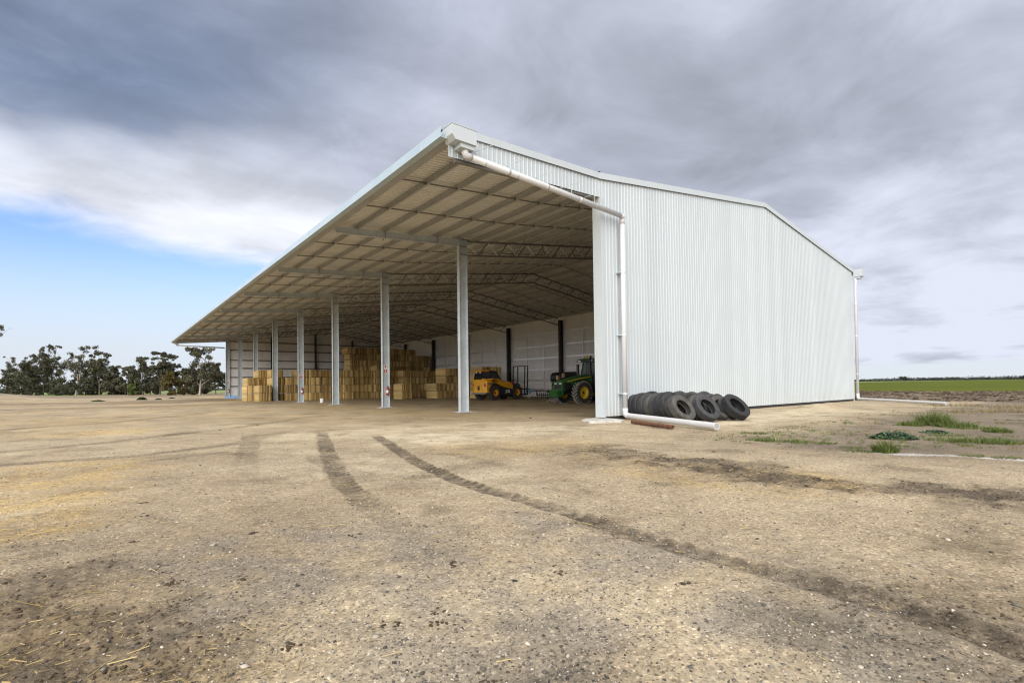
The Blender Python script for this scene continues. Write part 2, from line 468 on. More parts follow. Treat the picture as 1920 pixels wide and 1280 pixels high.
HERR = [(-8.95, -8.3), (-9.35, -9.5), (-9.75, -10.6), (-10.0, -11.7), (-10.2, -12.6)]
# scrape of bare ground and puddle-edge salt
SALT = [(-2.9, -9.1), (-2.85, -9.9), (-2.45, -10.6), (-2.35, -11.4), (-2.3, -12.4)]

def field_line(y): return 63.0 + 2.0 * np.clip((6.3 - y) / 5, -1, 3)

def ground_masks(x, y):
    w = (fbm(x * 1.3, y * 1.3, 5, 3) - 0.5)
    m = {}
    tr = np.zeros_like(x); hgt = np.zeros_like(x)
    w2 = (fbm(x * 7, y * 7, 9, 3) - 0.5)
    for pts, wid, st, lug in ((TR_A, 0.17, 1.1, 1), (TR_B, 0.15, 1.15, 1), (TR_C, 0.20, 0.58, 0), (TR_D, 0.17, 0.52, 0), (TR_F, 0.22, 0.62, 1),
                              (TR_L1, 0.30, 0.62, 1), (TR_L2, 0.26, 0.55, 0), (TR_L3, 0.4, 0.45, 0), (HERR, 0.26, 0.50, 2)):
        d, al, sd, LL = seg_dist(x, y, pts)
        d = d + w2 * 0.10
        fade = sst(al, 0.0, 0.9) * (1 - sst(al, LL - 6.0, LL - .5)) if pts not in (TR_B,) else sst(al, 0.0, 0.6)
        k = (1 - sst(d, wid * 0.85, wid * 1.15)) * st * fade
        if lug:
            ph = (al + np.abs(sd) * 0.8 * (1 if lug == 1 else 2.0)) / 0.21
            saw = 0.5 + 0.5 * np.sin(ph * 2 * np.pi)
            k = k * (0.62 + 0.38 * sst(saw + w2 * 1.2, 0.15, 0.8)) if lug == 1 else k * sst(saw, 0.45, 0.8)
            hgt = hgt + (1 - sst(d, wid * 0.8, wid * 1.2)) * fade * st * (saw - 0.6) * 0.017
        patch = 0.55 + 0.9 * (fbm(x * 0.9 + 4, y * 0.9, 31, 3) - 0.2)
        tr = np.maximum(tr, k * np.clip(patch + (fbm(x * 3.5, y * 3.5, 33, 3) - .5) * .9, 0.25, 1.15))
    m['track'] = np.clip(tr, 0, 1); m['hgt'] = hgt
    d, al, sd, LL = seg_dist(x, y, MUD)
    f = fbm(x * 0.8 + 9, y * 0.8, 13, 4)
    f5 = fbm(x * 4.5, y * 4.5, 19, 4)
    mud = (1 - sst(d + (f - 0.5) * 2.4 + (f5 - 0.5) * 0.9, 0.50, 1.15)) * sst(al, 0.0, 2.5)
    mud *= 0.58 + 0.42 * sst(fbm(x * 2.4, y * 2.4, 15, 4), 0.36, 0.62)
    # damp corner near the lower left of the yard, and damp ground to the right
    lowleft = (1 - sst(np.hypot((x + 15.0) / 1.1, (y + 9.4) / 1.6) + w * 1.6, 0.5, 1.5)) * 0.85
    botl = (1 - sst(np.hypot((x + 13.2) / 0.9, (y + 11.4) / 0.7) + w * 1.2, 0.5, 1.4)) * 0.45
    botr = (1 - sst(np.hypot((x + 10.9) / 1.1, (y + 12.9) / 1.1) + w * 1.5, 0.4, 1.6)) * 0.55
    m['mud'] = np.clip(np.maximum(np.maximum(mud, lowleft), np.maximum(botl, botr)), 0, 1)
    grey = sst(x + 0.35 * y + w * 3, -8.5, -4.5) * sst(-y + w * 2, 5.0, 8.5)
    grey = np.maximum(grey, sst(x, 4, 7) * sst(-y + w * 3, 5.8, 7.4))
    m['grey'] = np.clip(grey * 0.95, 0, 1)
    s1 = fbm(x * 0.5 + 3, y * 0.5, 21, 4); s2 = fbm(x * 2.2, y * 2.2, 23, 4)
    def blob(cx, cy, rx, ry, a): return (1 - sst(np.hypot((x - cx) / rx, (y - cy) / ry) + (s1 - 0.5) * 1.2, 0.3, 1.1)) * a
    straw = blob(-14.9, -3.0, 1.4, 3.8, 1.0) + blob(-14.5, 8.3, 1.8, 1.6, 1.0) + blob(-14.7, -9.0, 1.0, 1.0, 0.7) + blob(-14.0, -10.0, 1.2, .8, 0.55)
    straw = straw + blob(-7.0, -8.6, 1.8, 2.6, 0.45) + blob(-7.0, -4.0, 2.2, 2.0, 0.45) + blob(-6.7, -9.8, 0.6, 0.9, 0.5)
    straw = straw + sst(y, 4, 12) * (1 - sst(y, 70, 90)) * (1 - sst(x, -2, 3)) * 0.50 * sst(s1, 0.35, 0.6)
    straw = straw + sst(y, 1.5, 6) * sst(x, -6, -1) * (1 - sst(x, 26, 27)) * 0.40
    m['straw'] = np.clip(straw * (0.35 + 0.9 * sst(s2, 0.35, 0.65)), 0, 1)
    pale = blob(-5.5, -1.2, 4.5, 2.2, 0.9) + blob(-7.5, 2.0, 3.5, 1.4, 0.55) + blob(-11.3, -3.5, 1.6, 3.2, 0.45) + blob(6.5, -3.5, 9, 2.2, 0.75) + blob(-10.0, -6.2, 1.4, 3.0, 0.45)
    d, al, sd, LL = seg_dist(x, y, SALT)
    salt = (1 - sst(d + (s2 - 0.5) * 0.7, 0.05, 0.26)) * sst(s2, 0.40, 0.60)
    m['salt'] = np.clip(salt * sst(-y, 8.5, 11.0), 0, 1)
    m['pale'] = np.clip(pale, 0, 1)
    soil = sst(x + (s1 - 0.5) * 6, 25, 30) * (1 - sst(y, 40, 60)) * 0.9
    s3 = fbm(x * 0.045 + 2, y * 0.13, 27, 4)
    soil = np.maximum(soil, sst(y, 22, 50) * (1 - sst(x, -3, 0)) * sst(s3, 0.44, 0.66) * 0.55)
    soil = np.maximum(soil, sst(y + (s1 - .5) * 30, 92, 112) * (1 - sst(x, 20, 40)) * 0.55)
    m['soil'] = np.clip(soil, 0, 1)
    m['inside'] = np.clip(sst(y, 1.0, 7.0) * sst(x, -3.0, 2.0) * (1 - sst(x, 26.2, 27)) * (1 - sst(y, 75, 77)), 0, 1)
    m['gravel'] = np.clip(0.55 * (1 - sst(np.hypot(x + 12.6, y + 10.2) + w * 2.5, 1.2, 3.6)) + blob(-13.0, -9.0, 1.7, 2.0, 0.9) + blob(-11.6, -11.0, 1.6, 1.4, 0.9) + blob(-10.8, -9.3, .9, 1.3, 0.7) + blob(-14.6, -5.9, 1.0, 1.6, 0.7), 0, 1) * sst(s2, 0.3, 0.6)
    return m

def ground_height(x, y, masks=None, fine=True):
    r = np.hypot(x - CAM.x, y - CAM.y)
    near = 1 - sst(r, 14, 40)
    h = (fbm(x * 0.6, y * 0.6, 41, 3) - 0.5) * 0.035 + (fbm(x * 3, y * 3, 43, 3) - 0.5) * 0.022 * near
    if fine:
        h = h + (fbm(x * 14, y * 14, 47, 3) - 0.5) * 0.013 * (1 - sst(r, 7, 16))
    inn = sst(x, -1, 0.5) * (1 - sst(x, 26, 27)) * sst(y, -0.6, 0.6) * (1 - sst(y, 76, 77))
    h = h * (1 - 0.8 * inn) - 0.012
    h = h + 1.65 * np.exp(-((x + 36) / 12) ** 2 - ((y - 108) / 38) ** 2)
    h = h + 0.30 * np.exp(-((x - 13.5) / 2.4) ** 2 - ((y + 2.6) / 0.9) ** 2) * (0.6 + 0.8 * fbm(x * 1.5, y * 1.5, 51, 3))
    h = h + sst(x, 26, 30) * (1 - sst(y, 40, 60)) * (fbm(x * 0.9, y * 0.9, 53, 3) - 0.5) * 0.18 * (1 - sst(r, 60, 110))
    if masks is not None:
        h = h + masks['hgt']
        h = h + masks['mud'] * (fbm(x * 5, y * 5, 57, 4) - 0.50) * 0.13 * (1 - sst(r, 12, 25))
        h = h - masks['track'] * 0.012
    return h

rad = [0.35]
while rad[-1] < 9000: rad.append(rad[-1] * (1.02 if rad[-1] < 1.7 else 1.0075 if rad[-1] < 22 else 1.017 if rad[-1] < 60 else 1.035))
rad = np.array(rad)
view_az = math.atan2(fwd.y, fwd.x)
ang = np.concatenate([np.linspace(-56, 56, 641), np.linspace(56, 304, 62)[1:-1]])
ang = np.radians(ang) + view_az
Rg, Ag = np.meshgrid(rad, ang, indexing='ij')
GX = CAM.x + Rg * np.cos(Ag); GY = CAM.y + Rg * np.sin(Ag)
GM = ground_masks(GX, GY)
GZ = ground_height(GX, GY, GM)
na = len(ang); nr = len(rad)
ii, jj = np.meshgrid(np.arange(nr - 1), np.arange(na), indexing='ij')
j2 = (jj + 1) % na
Q = np.stack([ii * na + jj, (ii + 1) * na + jj, (ii + 1) * na + j2, ii * na + j2], -1).reshape(-1, 4)
VX = np.stack([GX, GY, GZ], -1).reshape(-1, 3)
centre = np.array([[CAM.x, CAM.y, 0.0]])
mx_ = VX[Q].mean(1)
cropf = (mx_[:, 0] > field_line(mx_[:, 1])) & (mx_[:, 1] < 200) & (mx_[:, 1] > -400)
past = ((mx_[:, 1] > 196 + 4 * np.sin(mx_[:, 0] * 0.05)) & ~cropf)
def sub_mesh(name, sel, material, extra=False):
    F = Q[sel]
    used, inv = np.unique(F, return_inverse=True)
    F = inv.reshape(F.shape); V = VX[used]
    if extra:
        n0 = len(V); V = np.vstack([V, centre])
    me = bpy.data.meshes.new(name)
    tri = None
    if extra:
        lut = -np.ones(len(VX), dtype=np.int64); lut[used] = np.arange(len(used))
        ring = lut[np.arange(na)]
        tri = np.stack([np.full(na, n0), ring, np.roll(ring, -1)], -1)
    me.vertices.add(len(V)); me.vertices.foreach_set('co', V.astype(np.float32).ravel())
    nl = F.size + (tri.size if tri is not None else 0)
    me.loops.add(nl)
    li = F.ravel() if tri is None else np.concatenate([F.ravel(), tri.ravel()])
    me.loops.foreach_set('vertex_index', li.astype(np.int32))
    starts = np.arange(0, F.size, 4)
    if tri is not None: starts = np.concatenate([starts, F.size + np.arange(0, tri.size, 3)])
    me.polygons.add(len(starts)); me.polygons.foreach_set('loop_start', starts.astype(np.int32))
    me.update(calc_edges=True)
    for k in ('track', 'mud', 'grey', 'straw', 'pale', 'salt', 'soil', 'inside', 'gravel'):
        a = me.attributes.new(k, 'FLOAT', 'POINT')
        val = GM[k].ravel()[used]
        if extra: val = np.append(val, 0.0)
        a.data.foreach_set('value', val.astype(np.float32))
    me.polygons.foreach_set('use_smooth', [True] * len(me.polygons))
    me.materials.append(material)
    return link(name, me)

def ground_mat():
    m = bpy.data.materials.new('gravel_and_dirt'); m.use_nodes = True
    g = NG(m.node_tree); b = g.n['Principled BSDF']
    tc = g.new('ShaderNodeTexCoord'); v = tc.outputs['Object']
    big = g.noise(v, 0.22, 5, 0.6); mid = g.noise(v, 1.6, 6, 0.65); fin = g.noise(v, 14, 5, 0.7); grain = g.noise(v, 75, 3, 0.7)
    t = g.m('ADD', g.m('ADD', g.m('MULTIPLY', big, 0.35), g.m('MULTIPLY', mid, 0.40)), g.m('MULTIPLY', fin, 0.25))
    base = g.ramp(t, [(0.30, (0.236, 0.180, 0.110)), (0.47, (0.366, 0.285, 0.175)), (0.62, (0.455, 0.367, 0.234)), (0.75, (0.515, 0.432, 0.295))])
    base = g.mix(g.m('MULTIPLY', g.attr('pale'), g.ss(mid, 0.25, 0.6)), base, (0.585, 0.495, 0.335))
    base = g.mix(g.m('MULTIPLY', g.attr('gravel'), 0.62), base, (0.255, 0.222, 0.178))
    base = g.mix(g.m('MULTIPLY', g.attr('grey'), 0.86), base, (0.165, 0.130, 0.092))
    base = g.mix(g.m('MULTIPLY', g.attr('inside'), 0.75), base, (0.45, 0.36, 0.235))
    base = g.mix(g.m('MULTIPLY', g.attr('straw'), g.ss(fin, 0.30, 0.62, 0.25, 0.85)), base, (0.500, 0.335, 0.105))
    soilc = g.ramp(g.m('ADD', g.m('MULTIPLY', fin, 0.3), g.m('MULTIPLY', mid, 0.7)), [(0.36, (0.055, 0.036, 0.022)), (0.48, (0.135, 0.094, 0.060)), (0.62, (0.255, 0.185, 0.122))])
    base = g.mix(g.attr('soil'), base, soilc)
    trc = g.ramp(fin, [(0.3, (0.062, 0.047, 0.030)), (0.7, (0.140, 0.108, 0.070))])
    base = g.mix(g.m('MULTIPLY', g.attr('track'), g.ss(mid, 0.22, 0.55, 0.62, 0.95)), base, trc)
    mudc = g.ramp(fin, [(0.3, (0.038, 0.029, 0.021)), (0.7, (0.115, 0.086, 0.058))])
    base = g.mix(g.m('MULTIPLY', g.attr('mud'), g.ss(mid, 0.25, 0.6, 0.55, 0.92)), base, mudc)
    base = g.mix(g.attr('salt'), base, (0.72, 0.72, 0.74))
    blot = g.noise(v, 0.62, 7, 0.62, 0.4)
    bk = g.ramp(blot, [(0.34, (0.56, 0.55, 0.53)), (0.46, (0.94, 0.93, 0.92)), (0.60, (1.05, 1.05, 1.05)), (0.72, (1.14, 1.14, 1.15))])
    base = g.mix(0.85, base, bk, 'MULTIPLY')
    blot2 = g.noise(v, 0.13, 6, 0.6, 0.6)
    bk2 = g.ramp(blot2, [(0.36, (0.78, 0.76, 0.73)), (0.47, (0.96, 0.95, 0.93)), (0.58, (1.04, 1.04, 1.03)), (0.70, (1.12, 1.13, 1.12))])
    base = g.mix(0.9, base, bk2, 'MULTIPLY')
    # grains of every size: dark, tan and white grit
    vc = g.sep(g.vor(v, 62, 'F1', 'Color')); 
    gr = g.ramp(vc[0], [(0.0, (0.42, 0.42, 0.44)), (0.10, (0.62, 0.60, 0.58)), (0.16, (0.93, 0.93, 0.93)), (0.86, (1.06, 1.06, 1.06)), (0.93, (1.45, 1.42, 1.38)), (1.0, (1.75, 1.72, 1.7))])
    base = g.mix(0.8, base, gr, 'MULTIPLY')
    gk = g.ramp(grain, [(0.25, (0.62, 0.60, 0.57)), (0.5, (1.0, 1.0, 1.0)), (0.75, (1.32, 1.32, 1.32))])
    base = g.mix(0.85, base, gk, 'MULTIPLY')
    fk = g.ramp(fin, [(0.25, (0.72, 0.70, 0.68)), (0.5, (1.0, 1.0, 1.0)), (0.75, (1.18, 1.18, 1.18))])
    base = g.mix(0.9, base, fk, 'MULTIPLY')
    hs = g.new('ShaderNodeHueSaturation'); hs.inputs['Saturation'].default_value = 0.88; g.l.new(base, hs.inputs['Color']); base = hs.outputs[0]
    g.l.new(base, b.inputs['Base Color'])
    b.inputs['Roughness'].default_value = 0.9
    b.inputs['Specular IOR Level'].default_value = 0.2
    wet = g.m('MULTIPLY', g.attr('mud'), g.ss(mid, 0.5, 0.7))
    g.l.new(g.m('MULTIPLY_ADD', wet, -0.35, 0.92), b.inputs['Roughness'])
    bn = g.new('ShaderNodeBump'); bn.inputs['Strength'].default_value = 0.75; bn.inputs['Distance'].default_value = 0.018
    hh = g.m('ADD', g.m('MULTIPLY', fin, 0.7), g.m('ADD', g.m('MULTIPLY', grain, 0.35), g.m('MULTIPLY', vc[1], 0.16)))
    g.l.new(hh, bn.inputs['Height']); g.l.new(bn.outputs[0], b.inputs['Normal'])
    return m
def field_mat(name, lo, hi):
    m = bpy.data.materials.new(name); m.use_nodes = True
    g = NG(m.node_tree); b = g.n['Principled BSDF']
    tc = g.new('ShaderNodeTexCoord')
    mp = g.new('ShaderNodeMapping'); g.l.new(tc.outputs['Object'], mp.inputs[0]); mp.inputs['Scale'].default_value = (0.6, 0.12, 1)
    n = g.noise(mp.outputs[0], 0.35, 6, 0.65)
    n2 = g.noise(tc.outputs['Object'], 0.02, 4, 0.6)
    n3 = g.noise(tc.outputs['Object'], 1.3, 5, 0.7)
    c = g.ramp(g.m('ADD', g.m('ADD', g.m('MULTIPLY', n, 0.4), g.m('MULTIPLY', n2, 0.35)), g.m('MULTIPLY', n3, 0.25)), [(0.38, lo), (0.58, hi)])
    g.l.new(c, b.inputs['Base Color']); b.inputs['Roughness'].default_value = 0.9; b.inputs['Specular IOR Level'].default_value = 0.1
    return m
GROUND = sub_mesh('ground', ~(cropf | past), ground_mat(), extra=True)
tag(GROUND, kind='structure')
tag(sub_mesh('crop_field', cropf, field_mat('green_crop', (0.048, 0.070, 0.003), (0.105, 0.120, 0.005))), kind='structure')
tag(sub_mesh('pasture', past, field_mat('pale_pasture', (0.13, 0.17, 0.06), (0.24, 0.28, 0.11))), kind='structure')

# ------------------------------------------------------------------ the shed
LBAY = 9.5; NB = 8; YEND = 76.0
XR = 26.0
XE = -6.85
RX, RZ = 13.4, 10.87
def roof_z(x):
    if x < 0.2: return 9.20 + 0.08 * (x - 0.2)
    if x < RX: return 9.20 + (RZ - 9.20) * (x - 0.2) / (RX - 0.2)
    return RZ + (8.98 - RZ) * (x - RX) / (XR - RX)
def skew(x): return 0.60 * (x / XE) if x < 0 else 0.0      # the canopy end stands a little forward of the end wall
shed = empty('hay_shed', (0, 0, 0), 0, 'long white steel hay shed with open front and wide cantilevered canopy', 'shed')

PITCH = 0.19
def rib_profile(a, b, H=0.016):
    """(u, height) pairs of a trapezoid rib sheet from a to b"""
    out = []; u = a
    while u < b:
        for du, h in (((0.0, 0.0), (0.125, 0.0), (0.142, H), (0.172, H)) if H < .03 else ((0.0, 0.0), (0.108, 0.0), (0.116, H), (0.182, H))):
            if u + du <= b: out.append((u + du, h))
        u += PITCH
    out.append((b, 0.0))
    return out
def wall_sheet(name, pts_fn, prof, material):
    mb = MB()
    for u, h in prof:
        mb.v += pts_fn(u, h)
    k = len(pts_fn(*prof[0]))
    for i in range(len(prof) - 1):
        for j in range(k - 1):
            a = i * k + j
            mb.f.append((a, a + k, a + k + 1, a + 1)); mb.m.append(0)
    return mb.build(name, material, shed)
# near end wall, from the corner box to the rear
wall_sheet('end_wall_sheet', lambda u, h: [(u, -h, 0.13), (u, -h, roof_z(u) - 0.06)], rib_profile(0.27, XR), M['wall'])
# cladding strip above the canopy opening
def can_bot(x): return roof_z(x) - 0.80
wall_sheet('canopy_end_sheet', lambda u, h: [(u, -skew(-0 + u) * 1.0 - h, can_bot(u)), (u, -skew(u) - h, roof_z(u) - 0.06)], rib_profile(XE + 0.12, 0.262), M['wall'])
# far end wall
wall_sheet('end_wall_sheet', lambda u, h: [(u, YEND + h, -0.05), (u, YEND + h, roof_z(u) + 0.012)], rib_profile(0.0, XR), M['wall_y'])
wall_sheet('canopy_end_sheet', lambda u, h: [(u, YEND + h, roof_z(u) - 0.55), (u, YEND + h, roof_z(u) + 0.012)], rib_profile(XE + 0.12, -0.004), M['wall_y'])
# rear wall
wall_sheet('rear_wall_sheet', lambda u, h: [(XR + h, u, -0.05), (XR + h, u, 8.985)], rib_profile(0.0, YEND), M['wall_y'])
# roof: one run of ribs over canopy and front slope, one over the rear slope
def roof_pts(u, h):
    y = u
    return [(XE, y, roof_z(XE) + h), (0.2, y, roof_z(0.2) + h), (RX, y, RZ + h), (XR + 0.15, y, roof_z(XR + 0.15) + h)]
wall_sheet('roof_sheet', roof_pts, rib_profile(-0.02, YEND + 0.02, 0.058), M['roof'])
# triangle of roof over the forward-standing canopy end
mb = MB()
mb.add([(XE, -0.02, roof_z(XE) + .001), (0.1, -0.02, roof_z(0.1) + .001), (XE, -0.62, roof_z(XE) + .001)], [(0, 1, 2), (2, 1, 0)][:1])
mb.build('roof_sheet', M['roof'], shed)
# added black strip standing in for shade in the gap at the foot of the end wall
mb = MB(); mb.box(0.55, XR - 0.1, 0.05, 0.058, -0.1, 0.22); mb.build('gap_shade_strip', M['void'], shed)
# barge flashings: front leaf stands off the ribs, top leaf over the roof
def barge(x0, x1, y0, y1, drop=0.22, nm='barge_flashing'):
    mb = MB()
    z0, z1 = roof_z(x0 + 1e-3), roof_z(x1 - 1e-3)
    d = 0.012
    A = [(x0, y0, z0 - drop + .10), (x1, y1, z1 - drop + .10), (x1, y1, z1 + .10), (x0, y0, z0 + .10)]
    B = [(x, y + d, z) for x, y, z in A]
    mb.add(A + B, [(0, 1, 2, 3), (7, 6, 5, 4), (0, 4, 5, 1), (3, 2, 6, 7), (0, 3, 7, 4), (1, 5, 6, 2)])
    T = [(x0, y0 + d, z0 + .10), (x1, y1 + d, z1 + .10), (x1, y1 + .26, z1 + .10), (x0, y0 + .26, z0 + .10)]
    Bt = [(x, y, z - d) for x, y, z in T]
    mb.add(T + Bt, [(0, 1, 2, 3), (7, 6, 5, 4), (0, 4, 5, 1), (3, 2, 6, 7), (0, 3, 7, 4), (1, 5, 6, 2)])
    return mb.build(nm, M['flash'], shed)
barge(XE + 0.10, 0.22, -0.65, -0.062)
barge(0.20, RX, -0.078, -0.078, 0.235)
barge(RX + 0.004, XR + 0.1, -0.078, -0.078, 0.235)
mb = MB(); mb.box(0.20, 0.26, -0.072, -0.02, roof_z(0.2) + 0.105, roof_z(0.2) + 0.15); mb.build('flashing_joint', M['black'], shed)
# ridge cap
mb = MB()
mb.add([(RX - .35, -.05, roof_z(RX - .35) + .045), (RX, -.05, RZ + .06), (RX + .35, -.05, roof_z(RX + .35) + .045),
        (RX - .35, YEND, roof_z(RX - .35) + .045), (RX, YEND, RZ + .06), (RX + .35, YEND, roof_z(RX + .35) + .045)], [(0, 1, 4, 3), (1, 2, 5, 4)])
mb.build('ridge_cap', M['flash'], shed)
# corner box around the first column
mb = MB()
mb.box(0.258, 0.27, -0.034, 0.36, 0.10, roof_z(0) - 0.3)
mb.box(0.258, 0.38, -0.046, -0.036, 0.10, can_bot(0.2))
mb.box(0.27, 0.64, 0.345, 0.357, 0.10, roof_z(0) - 0.3)
mb.build('corner_flashing', M['flash'], shed)
mb = MB(); mb.box(0.29, 0.6, 0.06, 0.3, -0.1, 0.3); mb.build('post_gap_shade', M['void'], shed)  # added black block standing in for shade under the corner flashing
# concrete pad at the corner post
mb = MB()
pp = [(-1.15, -0.62), (-0.62, -0.92), (-0.05, -1.12), (0.25, -1.0), (0.45, -0.55), (0.5, 0.4), (-0.25, 0.45), (-0.8, 0.1)]
n = len(pp)
top = [(x * .94 + .0, y * .94, 0.075) for x, y in pp]
mb.add([(x, y, -0.12) for x, y in pp] + [(x, y, 0.045) for x, y in pp] + top,
       [(i, (i + 1) % n, n + (i + 1) % n, n + i) for i in range(n)] + [(n + i, n + (i + 1) % n, 2 * n + (i + 1) % n, 2 * n + i) for i in range(n)] + [tuple(range(2 * n, 3 * n))])
mb.build('concrete_footing', M['concrete'], shed)

mb = MB()
mb.beam((-6.45, .10 - skew(-6.45), can_bot(-6.45) + .06), (-.02, .10, can_bot(0) + .06), .12, .26)
mb.build('end_rafter', M['galv_dark'], shed)
# eave gutter and the soffit strip under it
mb = MB()
gy0, gy1 = -0.70, YEND + 0.7
zt = 8.55
mb.box(XE - .19, XE - .178, gy0, gy1, zt - .27, zt)                        # front face
mb.box(XE - .178, XE - .16, gy0, gy1, zt - .018, zt - .0)                  # rolled lip
mb.box(XE - .178, XE + .02, gy0, gy1, zt - .27, zt - .258)                 # sole
mb.box(XE + .02, XE + .032, gy0, gy1, zt - .27, zt + .03)                  # back
for k in range(0, 13):
    y = 0.4 + 6.0 * k
    mb.box(XE - .194, XE - .190, y, y + .05, zt - .268, zt)
mb.build('eave_gutter', M['gutter'], shed)
mb = MB()
mb.box(XE + .034, XE + .40, -0.55, YEND, 8.355, 8.367)
mb.box(XE + .034, XE + .046, -0.55, YEND, 8.26, 8.355)
mb.build('eave_soffit', M['purlin'], shed)

def rain_head(y0, y1, nm='rain_head'):
    mb = MB()
    x0, x1 = -6.84, -6.02
    poly = [(x0, 8.60), (x0, 8.32), (x0 + .12, 8.19), (x1, 8.19), (x1, 8.60)]
    mb.prism(poly, 'y', y0, y1)
    mb.box(x0 - .012, x1 + .012, y0 - .012, y1 + .012, 8.602, 8.62)
    mb.box(-6.52, -6.06, y0 + .06, y1 - .06, 8.06, 8.188)
    return mb.build(nm, M['flash'], shed)
rain_head(-0.99, -0.50)
rain_head(YEND + .45, YEND + .95)

# downpipes
def arc(c, a0, a1, r, e1, e2, n=6):
    e1 = Vector(e1); e2 = Vector(e2)
    return [Vector(c) + (e1 * math.cos(t) + e2 * math.sin(t)) * r for t in [a0 + (a1 - a0) * k / n for k in range(n + 1)]]
PR = 0.098
def downpipe(a, bpt, lower_end, foot=0.14, brackets=True, ylab=1):
    dp = empty('downpipe'); dp.parent = shed
    a = Vector(a); b = Vector(bpt)
    mb = MB(); d = (b - a).normalized()
    el = [a + Vector((0, 0, .19)), a + Vector((0, 0, .06)), a + d * .02 + Vector((0, 0, 0.0)) + Vector((0, 0, .005)), a + d * .1, a + d * .22]
    mb.tube(el, PR * 1.05, 20); o = mb.build('elbow', M['pvc'], dp, True)
    mb = MB(); mb.tube([a + d * .2, b], PR, 20); mb.build('pipe_run', M['pvc'], dp, True)
    for t in (0.22, 0.45, 0.68):
        p = a.lerp(b, t)
        mb = MB(); mb.tube([p - d * .06, p + d * .06], PR * 1.06, 20); mb.build('pipe_collar', M['pvc'], dp, True)
    return dp, a, b, d
dp, a, b, d = downpipe((-6.28, -0.78, 7.93), (1.12, -0.30, 7.79), None)
# upper corner elbow, vertical run, foot elbow, outlet run
vx, vy = 1.27, -0.24
mb = MB(); mb.tube([(1.1, -.30, 7.79), (1.22, -.28, 7.785), (1.275, -.26, 7.74), (vx, vy, 7.64), (vx, vy, 7.5)], PR * 1.07, 20); mb.build('elbow', M['pvc'], dp, True)
mb = MB(); mb.tube([(vx, vy, 7.55), (vx, vy, 0.30)], PR, 20); mb.build('pipe_run', M['pvc'], dp, True)
for z in (0.95, 3.2, 5.6):
    mb = MB(); mb.tube([(vx, vy, z), (vx, vy, z + .06)], PR * 1.08, 20); mb.box(vx - .16, vx + .16, vy + .02, -0.03, z + .015, z + .045); mb.build('pipe_clip', M['galv'], dp)
end = Vector((-0.90, -5.22, 0.125)); st = Vector((vx, vy, 0.15)); dd = (end - st).normalized()
mb = MB(); mb.tube([(vx, vy, 0.42), (vx, vy, 0.28), st + dd * .03 + Vector((0, 0, .02)), st + dd * .14, st + dd * .26], PR * 1.07, 20); mb.build('elbow', M['pvc'], dp, True)
def hollow_pipe(p0, p1, r, material, parent, nm, wall=0.012):
    p0 = Vector(p0); p1 = Vector(p1); d = (p1 - p0).normalized()
    mb = MB(); mb.tube([p0, p1], r, 24, cap=False)
    n0 = len(mb.v); mb.tube([p1, p1 - d * 1.2], r - wall, 24, cap=False)
    for k in range(24):
        k2 = (k + 1) % 24
        mb.f.append((24 + k, 24 + k2, n0 + k2, n0 + k)); mb.m.append(0)
    mb.f.append(tuple(range(24))[::-1]); mb.m.append(0)
    mb.f.append(tuple(n0 + 24 + k for k in range(24))); mb.m.append(0)
    o = mb.build(nm, material, parent); smooth_by_angle(o, 40); return o
hollow_pipe(st + dd * .2, end, PR, M['pvc'], dp, 'outlet_pipe')
for x in (-5.51, -4.21, -2.92, -1.65, -0.39):
    t = (x - a.x) / (b.x - a.x); p = a.lerp(b, t)
    mb = MB()
    mb.beam((x - .05, p.y, p.z + PR), (x - .05, p.y, p.z + .42), .022, .006, (0, 1, 0))
    mb.beam((x - .32, p.y + .28, p.z + .31), (x + .12, p.y - .22, p.z + .50), .02, .008)
    mb.tube([Vector((x - .05, p.y, p.z)) - d * .02, Vector((x - .05, p.y, p.z)) + d * .02], PR * 1.04, 16, cap=False)
    mb.build('pipe_bracket', M['flash'], dp)
# far downpipe under the far canopy end
dp2, a2, b2, d2 = downpipe((-6.28, YEND + .7, 7.93), (-0.1, YEND + .15, 7.72), None)
mb = MB(); mb.tube([(0.1, YEND + .15, 7.72), (0.1, YEND + .15, 0.2)], PR, 12); mb.build('pipe_run', M['pvc'], dp2, True)
# rear corner: small gutter end, vertical downpipe and long outlet
mb = MB(); mb.box(XR + .16, XR + .40, -0.55, YEND, 8.68, 8.93); mb.build('rear_gutter', M['flash'], shed)
mb = MB(); mb.box(XR - .02, XR + .46, -0.62, -0.10, 8.50, 8.99); mb.box(XR + .02, XR + .34, -0.5, -.16, 8.36, 8.498); mb.build('rain_head', M['flash'], shed)
dp3 = empty('downpipe'); dp3.parent = shed
mb = MB(); mb.tube([(XR + .10, -.20, 8.4), (XR + .08, -.19, 8.1), (XR + .06, -.17, 7.9), (XR + .06, -.17, 0.35)], .09, 16); mb.build('pipe_run', M['pvc'], dp3, True)
for z in (1.8, 4.4, 6.6):
    mb = MB(); mb.tube([(XR + .06, -.17, z), (XR + .06, -.17, z + .07)], .10, 16); mb.build('pipe_clip', M['galv'], dp3, True)
s3 = Vector((XR + .06, -.17, .14)); e3 = Vector((19.9, -6.1, .12)); d3 = (e3 - s3).normalized()
mb = MB(); mb.tube([(XR + .06, -.17, .5), (XR + .06, -.17, .26), s3 + d3 * .1, s3 + d3 * .3], .094, 16); mb.build('elbow', M['pvc'], dp3, True)
hollow_pipe(s3 + d3 * .25, e3, .085, M['pvc'], dp3, 'outlet_pipe')

